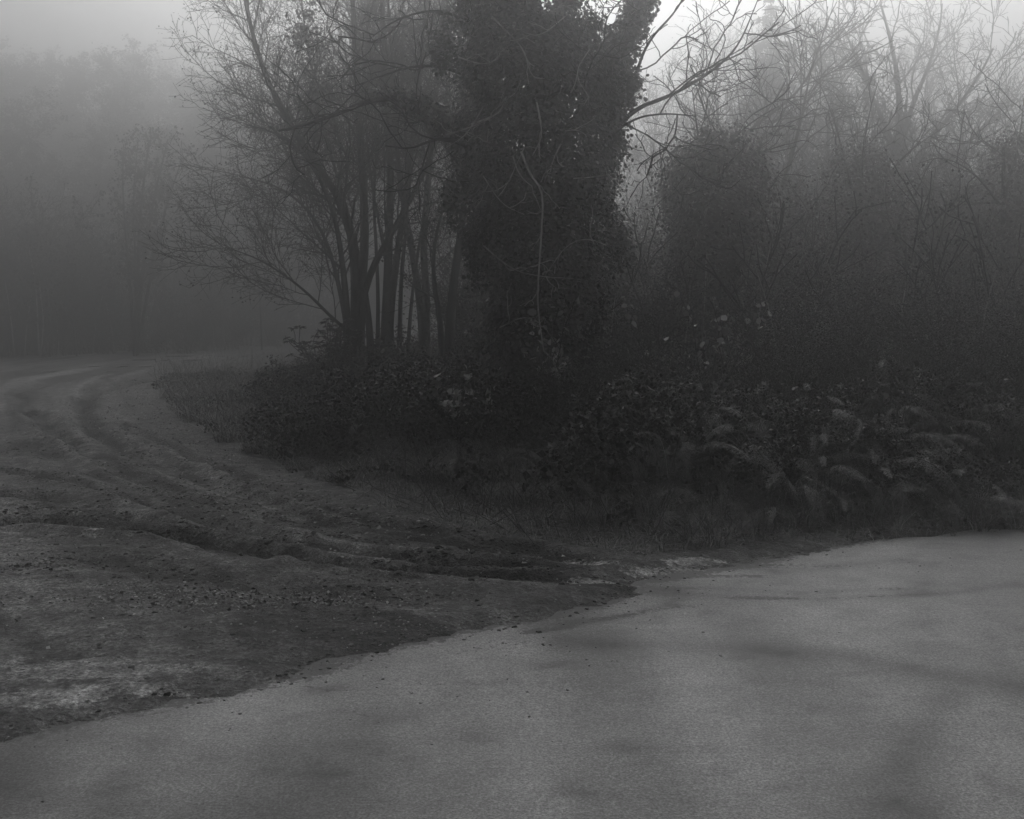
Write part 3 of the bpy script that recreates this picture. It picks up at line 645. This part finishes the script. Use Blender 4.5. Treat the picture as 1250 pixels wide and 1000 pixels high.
RW = [(770,150,48),(795,120,56),(820,110,44),(845,85,52),(880,60,46),(905,50,60),(925,95,40),(965,75,46),(985,65,56),(1005,85,40),(1022,60,50),(1045,50,60),(1060,95,38),(1130,80,54),(1160,70,60),(1180,110,48),(1205,120,40),(1228,100,56),(1250,130,44),(1275,120,52),(1300,140,46),(740,130,54),(910,130,34),(980,140,33),(1150,170,32),(800,190,34),(860,150,36),(940,120,38),(1010,110,36),(1050,120,34),(1085,120,38),(1120,130,36),(1190,140,36),(1220,150,33),(1255,160,36),(765,210,32),(835,200,30)]
for i, (px, top, Y) in enumerate(RW): place(sl, i, px, top, Y, 'slim bare tree among the foggy wood at right', GR_R, R, 1.2)
for i, (px, top, Y) in enumerate([(780,190,84),(820,180,90),(870,160,88),(930,170,92),(1000,180,94),(1062,190,88),(1120,190,100),(1180,200,96),(1245,210,94),(740,190,92)]):
    place(wl, i, px, top, Y, 'dense misty tree at the back of the right-hand wood', 'misty trees at the back of the right-hand wood', R, 1.1)

# leaning bare trunk in front of the conifer, small pale trees on the far bank
woody('leaning_tree', 'bare leaning tree rising right from behind the ivy column', 'tree', foot(885, 26), [([foot(885, 26)] + pxl([(893,180),(925,150),(955,130),(985,100),(1000,60)], 26), .09, .02),
      (pxl([(955,230),(975,160),(985,110),(995,60)], 26, 1), .06, .015)], WOODS, 81)
BIR = [L(0,0,n=16), L(1.7,1.6,t0=.3,ang=.45,angv=.2,rr=.4,rmin=.012,n=6,wander=.12,up=.05,tap=.5), L(.7,3,t0=.1,ang=.6,rr=.5,rmin=.009,n=4,wander=.18,up=.03,tap=.4)]
def small(label, px, Y, stems, seed, mat, leafn=900, name='birch_sapling', grp='small trees on the far bank'):
    b = foot(px, Y); woody(name, label, 'tree', b, [([b] + pxl(s, Y), r, r * .3) for s, r in stems], BIR, seed, grp, mat, leaf=(leafn, .13 if Y > 30 else .05, M_WOOD, .12), root_flare=False)
small('small tree with several dark upright stems rising above the far hedge', 165, 43.5, [([(168,330),(172,250),(182,172)], .11), ([(175,320),(188,240),(205,170)], .10), ([(185,330),(200,260),(222,195)], .09), ([(158,330),(150,250),(150,185)], .08), ([(166,330),(162,240),(168,178)], .07)], 91, M_BARK, 4200)
small('pale thin stem slanting out of the hedge, left of the upright stems', 62, 43, [([(58,340),(50,290),(38,245)], .05), ([(60,360),(85,310),(105,260)], .04)], 92, M_GREY)
small('pair of pale thin trunks low in the hedge at far left', 48, 42.8, [([(46,390),(44,350),(35,300)], .045), ([(54,395),(50,365),(48,340)], .04)], 93, M_PALE)
small('thin pale sapling leaning left by the middle of the far hedge', 95, 43, [([(90,400),(84,370),(78,330)], .04)], 94, M_GREY, 500)
for k, (px, top, ln) in enumerate([(18,330,-8),(30,350,6),(72,350,-5),(112,345,10),(140,352,-9),(178,360,6),(208,365,-7),(232,372,8),(262,380,-5)]):
    small('thin pale stem, one of the row of whips along the far track edge', px, 42.5 + k * 1.0, [([(px + ln * .4, 400), (px + ln, (400 + top) / 2), (px + ln * 1.8, top)], .03)], 960 + k, M_PALE, 260, grp='pale whips along the far track edge')
for k, (px, top, ln, Y) in enumerate([(800,300,-8,15.5),(832,260,10,16),(952,330,-12,14.5),(990,280,14,15.5),(1032,310,-10,15),(1088,270,16,16),(1125,320,12,14.5),(1160,260,-14,15.5),(1192,330,10,14),(1240,290,-12,15),(742,330,6,15),(918,270,12,16)]):
    small('thin grey stem, one of those standing in the right-hand thicket', px, Y, [([(px + ln * .4, 430), (px + ln, (430 + top) / 2), (px + ln * 2.4, top)], .016)], 980 + k, M_PALE if k % 3 else M_GREY, 120, grp='thin stems in the right-hand thicket')
small('sparse dark sapling at the right end of the far hedge', 320, 50, [([(318,370),(312,310),(318,250)], .05)], 95, M_BARK, 900)

# --- hedge and thicket shrubs
SHR = [L(0,0,n=10), L(1.3,3.4,t0=.15,ang=.6,rr=.5,rmin=.007,n=6,wander=.15,up=.03,tap=.4), L(.55,5.5,t0=.1,ang=.7,rr=.6,rmin=.005,n=4,wander=.2,up=.02,tap=.3)]
sh = [proto('shrub', 'x', 3.2, .03, 101 + i, SHR, 5500, .055, 'shrubs of the far hedge', stems=11, cat='shrub', lmat=M_LEAF, spread=.38, mat=[M_BARK, M_GREY, M_BARK][i]) for i in range(3)]
tall = [proto('shrub', 'x', 6.0, .04, 111 + i, [dict(SHR[0]), dict(SHR[1], len=2.0, rmin=.009), dict(SHR[2], len=.8, rmin=.006), L(.35,4,t0=.1,ang=.7,rr=.6,rmin=.005,n=3,wander=.2,up=.02,tap=.3)], 4500, .055, 'shrubs of the far hedge', stems=8, cat='shrub', lmat=M_LEAF, spread=.3) for i in range(2)]
for o in tall: o.name = 'tall_shrub'
R = random.Random(9)
LH = [(-10,290,44.5),(40,285,45),(70,315,44.5),(20,320,43.6),(95,330,45.5),(-60,250,46),(-20,245,48),(15,238,45),(50,250,50),(85,262,46),(118,310,48),(150,345,52),(60,300,46.5),(0,300,46),(110,340,47),(165,370,49),(205,340,53),(238,310,53),(225,350,47),(270,310,55),(300,320,58),(335,320,60),(280,360,52),(330,370,57),(365,350,63),(395,340,62),(30,372,44),(-40,350,43),(185,375,47),(430,320,75),(455,300,80),(480,310,85),(510,300,80),(75,380,45),(128,372,46),(245,385,50)]
for i, (px, top, Y) in enumerate(LH): place(sh, i, px, top, Y, 'bushy shrub in the dark hedge along the far side of track', 'shrubs of the far hedge', R, 1.3)
RH = [(735,300,24),(770,270,26),(800,300,22),(930,290,20),(960,260,24),(985,250,21),(1010,300,18),(1120,230,24),(1150,260,21),(1180,220,26),(1205,250,23),(1245,210,27),(1270,260,22),(940,350,17),(1130,340,17.5),(1170,360,16),(1230,340,17),(1280,330,17),(1090,330,19),(1015,200,28),(1160,190,30),(900,260,26),(760,380,16.5),(600,330,20),(560,300,23),(585,260,26),(1060,380,16.5),(970,400,15.5),(1210,410,14.5),(705,450,11),(740,430,11.6),(772,440,11),(815,430,11.5),(935,440,11),(960,400,12.2),(985,430,11.2),(1010,390,12.4),(1040,430,11.4),(1075,400,12.4),(1110,430,11),(1140,390,12),(1170,430,10.8),(1200,390,11.8),(1235,420,10.6),(1262,380,11.6),(1290,420,10.8),(620,430,13.5),(600,410,14.5),(575,420,15.5),(1000,360,14),(1110,370,14.5),(1170,350,14),(1230,340,14.5),(950,350,14.5),(745,350,15),(790,330,15.5)]
for i, (px, top, Y) in enumerate(RH): place(sh, i, px, top, Y, 'tangled leafy shrub in the undergrowth between the ivy-clad trees', 'shrubs between the ivy-clad trees', R, 1.25)

# --- evergreen bush at the foot of the fanning tree
def whorl_bush(label, px, Y, seed):
    b = foot(px, Y); root = empty('laurel_bush', b, label, 'shrub'); R = np.random.default_rng(seed)
    G = Grow(seed, [L(0,0,n=8), L(.5,5,t0=.3,ang=.6,rr=.6,rmin=.006,n=5,wander=.15,up=.08,tap=.3)])
    for k in range(16):
        a = R.uniform(0, 6.28); s = R.uniform(.1, .75); h = R.uniform(.6, 1.25)
        G.stem([(0, 0, -.1), (s * .4 * math.cos(a), s * .4 * math.sin(a), h * .5), (s * math.cos(a), s * math.sin(a), h)], .016, .007)
    mb = MB(); tubes(mb, G.out[0] + [], 5); tubes(mb, G.out[1], 4); mb.build('stem', M_TWIG, root)
    tips = np.array([l[0][-1] for l in G.out[0] + G.out[1]]); mb = MB(); n = len(tips); per = 11
    T = np.repeat(tips, per, 0); a = np.tile(np.arange(per) * 2.4, n) + R.normal(size=n * per) * .3
    d = unit(np.stack([np.cos(a), np.sin(a), R.normal(size=n * per) * .25 - .15], -1)); l = R.uniform(.09, .15, n * per)[:, None]
    s = unit(np.cross(d, np.array([0, 0, 1.]))) * l * .16; up = np.array([0, 0, .02])
    v = np.stack([T, T + d * l * .45 + s + up, T + d * l, T + d * l * .45 - s + up], 1); mb.add(v.reshape(-1, 3), np.arange(n * per * 4).reshape(-1, 4), np.repeat(R.random(n * per), 4))
    mb.build('foliage', M_LEAF, root)
whorl_bush('dark evergreen bush with long leaves at foot of the fanning tree', 402, 19.3, 111)

# --- brambles
def bramble_proto(seed):
    R = np.random.default_rng(seed); rr = random.Random(seed); root = empty('bramble_bush', (0, 0, 0), 'x', 'bramble', 'brambles on the verge'); lines = []; LP = []
    for k in range(26):
        a = rr.uniform(0, 6.28); s = rr.uniform(.35, 1.0); h = rr.uniform(.35, .85); x0, y0 = rr.gauss(0, .2), rr.gauss(0, .2)
        P = smooth([(x0, y0, -.1), (x0 + s * .3 * math.cos(a), y0 + s * .3 * math.sin(a), h * .8), (x0 + s * .7 * math.cos(a), y0 + s * .7 * math.sin(a), h), (x0 + s * math.cos(a + .2), y0 + s * math.sin(a + .2), h * .45)], 16)
        lines.append((P, [.006 * (1 - .6 * i / 16) for i in range(16)])); LP.append(np.array(P)[3:])
    mb = MB(); tubes(mb, lines, 4); mb.build('stem', M_TWIG, root)
    A = np.concatenate(LP); A = A[R.integers(0, len(A), 900)] + R.normal(size=(900, 3)) * .06
    A3 = np.repeat(A, 3, 0) + R.normal(size=(2700, 3)) * .028
    mb = MB(); leaves(mb, A3, .05, R=R, flat=.6, two=True, shape=.72, fold=.3); mb.build('foliage', M_BRAM, root); return root
br = [bramble_proto(120 + i) for i in range(3)]
def spread_copies(protos, spots, lab, group, R, smin=.8, smax=1.2):
    first = {}
    for i, (x, y) in enumerate(spots):
        p = protos[i % len(protos)]; loc = (x, y, gz(x, y) - .03); rz = R.uniform(0, 6.28) if 'bracken' not in p.name else R.gauss(0, .5); s = R.uniform(smin, smax)
        if p.name not in first: first[p.name] = 1; p.location = loc; p.rotation_euler = (0, 0, rz); p.scale = (s, s, s); p['label'] = lab; p['group'] = group
        else: dup(p, loc, rz, s, lab, group)
R = random.Random(13)
def edge_spots(n, a0, a1, px0, px1, R, seed_rows=None):
    """points a0..a1 metres behind the verge edge, between photo columns px0 and px1"""
    o = []; tries = 0; gap = .38
    while len(o) < n and tries < 30000:
        tries += 1; gap = max(.16, .38 - tries * 4e-5)
        px = R.uniform(px0, px1); Y = R.uniform(6, 24); x = wx(px, Y); a = float(sdist(INNER, np.array([x]), np.array([Y]))[0])
        if a0 < a < a1 and all(math.hypot(x - u, Y - v) > gap for u, v in o): o.append((x, Y))
    return o
spread_copies(br, edge_spots(14, .4, 3.5, 330, 520, R) + edge_spots(13, 1.2, 3.4, 520, 830, R), 'bramble bush arching over the verge in front of the ivy tree', 'brambles on the verge', R, .5, .9)
br2 = [bramble_proto(126), bramble_proto(127)]
spread_copies(br2, edge_spots(13, .7, 2.6, 840, 1290, R), 'low bramble tangled among the bracken by the road', 'brambles among the bracken', R, .4, .65)

# --- leafy hazel shoots with large pale round leaves
def hazel(label, pxs, Y, top, seed, n, size=.085, rbase=.012, foot_px=None):
    b = foot(foot_px or pxs[0], Y); root = empty('hazel_sapling', b, label, 'sapling', 'hazel saplings with round leaves'); R = np.random.default_rng(seed)
    G = Grow(seed, [L(0,0,n=14), L(.5,3.5,t0=.25,ang=.8,rr=.5,rmin=.004,n=6,wander=.12,up=.03,tap=.3), L(.2,5,t0=.2,ang=.7,rr=.6,rmin=.003,n=4,wander=.2,up=0,tap=.3)])
    for i, p in enumerate(pxs): G.stem([b] + pxl([((b[0] * F / Y + 625) * .4 + p * .6, top + (500 - top) * .5), (p, top)], Y, R.uniform(-.4, .4)), rbase, .004)
    for ln in G.out[0]: mb = MB(); tubes(mb, [ln], 5); shift(mb, b).build('stem', M_GREY, root)
    mb = MB(); tubes(mb, G.out[1] + G.out[2], 4); shift(mb, b).build('twig', M_TWIG, root)
    A = pts_of(G.out[1] + G.out[2], .3); A = A[R.integers(0, len(A), n)] + R.normal(size=(n, 3)) * .03
    mb = MB(); leaves(mb, A, size, R=R, flat=.8, two=True, shape=.85, fold=.15, droop=.5); shift(mb, b).build('foliage', M_ROUND, root)
hazel('hazel sapling with scattered pale leaves in front of the stout ivy column', [845, 880, 905, 925], 12.5, 385, 131, 90, .075, foot_px=862)
hazel('hazel shoots with big round leaves low in front of fanning trees', [520, 545, 575, 600], 11.5, 490, 132, 120, .09, foot_px=556)
hazel('hazel shoots with grey round leaves halfway up the big ivy trunk', [655, 675, 690], 12.0, 385, 133, 90, .075, foot_px=668)
hazel('hazel sapling with hanging pale leaves behind bracken, right', [1060, 1085, 1110], 14.0, 440, 134, 120, .075, foot_px=1085)
hazel('twiggy hazel with small leaves beside the right road edge', [1195, 1215, 1240], 10.5, 520, 135, 130, .06, foot_px=1215)
hazel('hazel whips with few leaves between ivy tree and ivy column', [790, 805, 780], 13.0, 400, 136, 30, .07, foot_px=800)

# --- bracken
def frond_mesh(seed, Lf=1.0, w=.26):
    R = np.random.default_rng(seed); mb = MB(); n = 26; t = np.linspace(0, 1, n); th = 1.25 - 2.25 * t ** 1.25 - .1
    dx = np.cos(th) * Lf / n; dz = np.sin(th) * Lf / n; X = np.cumsum(dx); Z = np.cumsum(dz); ax = np.stack([X, 0.03 * np.sin(t * 5 + seed), Z], -1)
    tubes(mb, [(ax.tolist(), list(.006 * (1 - .85 * t)))], 4, .75); V = []; T = []
    for i in range(6, n):
        for sd in (-1, 1):
            f = (i - 6) / (n - 6); Lp = w * (1 - f) ** .8 * R.uniform(.85, 1.1) + .015; fw = np.array([math.cos(th[i]), 0, math.sin(th[i])])
            d = unit(np.array([0, sd, 0]) * 1.0 + fw * .45 + np.array([0, 0, -.28 + R.normal() * .12])); m = max(3, int(Lp / .020)); 
            for j in range(m):
                u = (j + .5) / m; l = .034 * (1 - u) ** .7 * (.5 + .5 * (1 - f)) + .006; p = ax[i] + d * Lp * u + np.array([0, 0, -.12 * Lp * u * u])
                for s2 in (-1, 1):
                    e = unit(fw * s2 + d * .5 + np.array([0, 0, R.normal() * .15 - .1])); V.append([p - d * .008, p + e * l * .55 - d * .004, p + e * l, p + d * .009 + e * l * .3])
                    T.append(R.uniform(.2, 1))
    mb.add(np.array(V).reshape(-1, 3), np.arange(len(V) * 4).reshape(-1, 4), np.repeat(T, 4)); return mb.mesh('frond', M_FERN)
fm = [frond_mesh(140 + i, 1.0, .13 + .02 * i) for i in range(4)]
def fern_proto(seed, nf):  # collapsed winter fronds
    R = random.Random(seed); root = empty('bracken_fern', (0, 0, 0), 'x', 'fern', 'bracken on the verge')
    for k in range(nf):
        o = bpy.data.objects.new('frond', fm[k % 4]); C.objects.link(o); o.parent = root; s = R.uniform(.45, 1.15)
        o.rotation_euler = (R.gauss(0, .3), R.uniform(-.9, .6), R.gauss(-1.57, 1.35)); o.scale = (s, s, s * R.uniform(.7, 1.15)); o.location = (R.gauss(0, .12), R.gauss(0, .12), R.uniform(-.05, .15))
    return root
fp = [fern_proto(150 + i, 5 + i % 2) for i in range(6)]
R = random.Random(17); UPRIGHT = .5
spread_copies(fp[:4], edge_spots(34, .4, 1.2, 850, 1300, R) + edge_spots(84, 1.1, 2.8, 850, 1300, R), 'drooping bracken fern in the thick patch at right beside road', 'bracken beside the road at right', R, .35, .85)
spread_copies(fp[4:], edge_spots(28, .9, 2.6, 560, 880, R), 'bracken fern among brambles below the big ivy tree', 'bracken below the ivy tree', R, .4, .85)

# --- grass
def blades(mb, P, h, w, R, lean=.5, tone=None):
    n = len(P); a = R.uniform(0, 6.28, n); d = np.stack([np.cos(a), np.sin(a), 0 * a], -1); s = np.stack([-np.sin(a), np.cos(a), 0 * a], -1)
    hh = (h * R.uniform(.5, 1.3, n))[:, None]; ln = (lean * R.uniform(.3, 1.6, n))[:, None]; up = np.array([0, 0, 1.]); ww = w * R.uniform(.6, 1.3, n)[:, None]
    rows = []
    for t, k in ((0, 1), (.4, .85), (.75, .55), (1, .08)):
        c = P + up * hh * (t - .35 * ln * t * t) + d * hh * ln * t * t; rows += [c - s * ww * k * .5, c + s * ww * k * .5]
    v = np.stack(rows, 1); b = (np.arange(n) * 8)[:, None]; q = np.concatenate([b + np.array([2*i, 2*i+1, 2*i+3, 2*i+2]) for i in range(3)], 0)
    mb.add(v.reshape(-1, 3), q, np.repeat(R.random(n) if tone is None else tone, 8))
def tuss(seed):
    R = np.random.default_rng(seed); mb = MB(); n = 190; a = R.uniform(0, 6.28, n); r = .22 * np.sqrt(R.random(n))
    blades(mb, np.stack([r * np.cos(a), r * np.sin(a), 0 * r - .03], -1), .42, .0075, R, 1.0); o = mb.build('grass_tussock', M_GRASS); tag(o, 'x', 'grass', 'grass'); return o
tp = [tuss(160 + i) for i in range(4)]
R = random.Random(19)
spread_copies(tp[:1], edge_spots(90, .1, 6, 190, 420, R), 'pale grass tussock on the low verge at the bend, left', 'grass tussocks at the bend', R, .5, 1.15)
spread_copies(tp[1:2], edge_spots(26, .75, 1.8, 480, 800, R), 'arching grass tussock at the verge foot below brambles', 'grass tussocks below the brambles', R, .5, .85)
spread_copies(tp[2:], edge_spots(64, .25, 2.6, 850, 1290, R), 'long arching grass tussock among the bracken by the road', 'grass tussocks among the bracken', R, .6, 1.1)

def scatter(n, a0, a1, R, x0=-11, x1=8, y0=6, y1=30):
    X = R.uniform(x0, x1, n); Y = y0 + (y1 - y0) * R.random(n) ** 1.4; a = sdist(INNER, X, Y) + .3 * fbm(X / .7, Y / .7, 13, 3); k = (a > a0) & (a < a1); return X[k], Y[k], a[k]
R = np.random.default_rng(20); mb = MB()
X, Y, a = scatter(260000, .0, 1.3, R, -6, 7, 6, 16); k = R.random(len(X)) < np.where((X > -1.2) & (X < 2.2), 1, .45); X, Y = X[k], Y[k]
blades(mb, np.stack([X, Y, ground_z(X, Y) - .01], -1), .10, .006, R, 1.5); tag(mb.build('verge_grass', M_GRASS), kind='stuff')
# low mixed leaves, ivy and dead stalks covering the bank
mb = MB(); X, Y, a = scatter(460000, .12, 9, R); lump = fbm(X / .75, Y / .75, 25, 4)
wgt = np.where(X > 1.0, .22, 1.0) * np.where(X < -4, .6, 1.0); wgt = wgt * np.where((X > -1.6) & (X < 2.6), sstep(.55, 1.2, a), 1); k = (R.random(len(X)) < wgt) & (fbm(X / .5, Y / .5, 29, 3) > -.3); X, Y, a, lump = X[k], Y[k], a[k], lump[k]
h = (.06 + .42 * sstep(.1, 1.8, a) * (1 - (.4 + .4 * sstep(16, 23, Y)) * sstep(-2.2, -5, X))) * np.clip(.55 + 2.2 * lump, .12, 2); h = h * R.random(len(X)) ** .6
P = np.stack([X, Y, ground_z(X, Y) + h], -1); sz = R.random(len(X)) < .25
tn = np.clip(R.random(len(X)) * .85 + .12 * (h > .3), 0, 1)
leaves(mb, P[~sz], .042, R=R, flat=.7, tone=tn[~sz], shape=.6); leaves(mb, P[sz], .075, R=R, flat=.7, tone=tn[sz], shape=.8)
tag(mb.build('ground_cover', M_BRAM), kind='stuff')
mb = MB(); X, Y, a = scatter(16000, .2, 8, R); n = len(X); p0 = np.stack([X, Y, ground_z(X, Y) - .02], -1); d = unit(R.normal(size=(n, 3)) * np.array([.6, .6, .25]) + np.array([0, 0, .7])); l = R.uniform(.2, .9, n)[:, None]; bend = R.normal(size=(n, 3)) * .12
ln = [([tuple(p0[i]), tuple(p0[i] + d[i] * l[i] * .5 + bend[i]), tuple(p0[i] + d[i] * l[i])], [.004, .003, .002]) for i in range(n)]
tubes(mb, ln, 3); tag(mb.build('dead_stalks', M_GREY), kind='stuff')
# rough grass and weeds along the far bank
mb = MB(); X = R.uniform(-36, -8, 60000); Y = R.uniform(30, 75, 60000); b = sdist(OUTER, X, Y); k = (b > -.2) & (b < 3.5); X, Y = X[k], Y[k]
blades(mb, np.stack([X, Y, ground_z(X, Y) - .02], -1), .3, .02, R, .7); tag(mb.build('bank_grass', M_GRASS), kind='stuff')

# ------------------------------------------------------------------ fog
def box(name, x0, x1, y0, y1, z0, z1, mat):
    v = [(x, y, z) for z in (z0, z1) for y in (y0, y1) for x in (x0, x1)]
    q = [(0,2,3,1),(4,5,7,6),(0,1,5,4),(2,6,7,3),(0,4,6,2),(1,3,7,5)]; mb = MB(); mb.add(v, q); return mb.build(name, mat, smooth=False)
m, t, N, b = new_mat('fog'); N.remove(b); pv = N.new('ShaderNodeVolumePrincipled')
pv.inputs['Color'].default_value = g(FOG_COL); pv.inputs['Density'].default_value = FOG; pv.inputs['Anisotropy'].default_value = FOG_G
pv.inputs['Density Attribute'].default_value = ''; pv.inputs['Temperature'].default_value = 0
t.links.new(pv.outputs[0], N['Material Output'].inputs['Volume'])
try: m.cycles.homogeneous_volume = True
except Exception: pass
tag(box('haze', -400, 400, -120, 500, -1.5, 28, m), kind='stuff')

# ------------------------------------------------------------------ sky, sun, camera
EL, AZ = math.radians(SEL), math.radians(6)      # azimuth clockwise from the view direction
w = bpy.data.worlds.new('World'); SC.world = w; w.use_nodes = True; N = w.node_tree.nodes; bg = N['Background']
sk = N.new('ShaderNodeTexSky'); sk.sky_type = 'NISHITA'; sk.sun_disc = False; sk.sun_elevation = EL; sk.sun_rotation = AZ; sk.dust_density = 4; sk.air_density = 1.5
bw = N.new('ShaderNodeRGBToBW'); w.node_tree.links.new(sk.outputs[0], bw.inputs[0]); 
tc = N.new('ShaderNodeTexCoord'); sx = N.new('ShaderNodeSeparateXYZ'); mr = N.new('ShaderNodeMapRange'); mm = N.new('ShaderNodeMath'); mm.operation = 'MULTIPLY'
mr.inputs['From Min'].default_value = -.05; mr.inputs['From Max'].default_value = 1; mr.inputs['To Min'].default_value = OV0; mr.inputs['To Max'].default_value = OV1   # overcast: brightest overhead
wl_ = w.node_tree.links.new; wl_(tc.outputs['Generated'], sx.inputs[0]); wl_(sx.outputs['Z'], mr.inputs['Value']); wl_(bw.outputs[0], mm.inputs[0]); wl_(mr.outputs[0], mm.inputs[1]); wl_(mm.outputs[0], bg.inputs['Color'])
bg.inputs['Strength'].default_value = SKY
sd = bpy.data.lights.new('sun', 'SUN'); sd.energy = SUN; sd.angle = math.radians(60); so = bpy.data.objects.new('sun', sd); C.objects.link(so)
so.rotation_euler = (PI / 2 - EL, 0, -AZ + PI)
so.rotation_euler = (math.radians(90) - EL, 0, math.pi - AZ)
cd = bpy.data.cameras.new('camera'); cam = bpy.data.objects.new('camera', cd); C.objects.link(cam); cam.location = (0, 0, CAMH); cam.rotation_euler = (PI / 2, 0, 0)
cd.sensor_width = 36; cd.lens = F / 1250 * 36; cd.shift_y = -(500 - HOR) / 1250; cd.clip_end = 3000; cd.clip_start = .05; SC.camera = cam
SC.view_settings.view_transform = 'Standard'; SC.view_settings.look = 'None'; SC.view_settings.gamma = 1; SC.view_settings.exposure = EXPO
SC.cycles.volume_bounces = 3; SC.cycles.max_bounces = 6; SC.cycles.diffuse_bounces = 2; SC.cycles.glossy_bounces = 2; SC.cycles.use_denoising = True
SC.cycles.denoiser = 'OPENIMAGEDENOISE'; SC.cycles.sample_clamp_indirect = 4
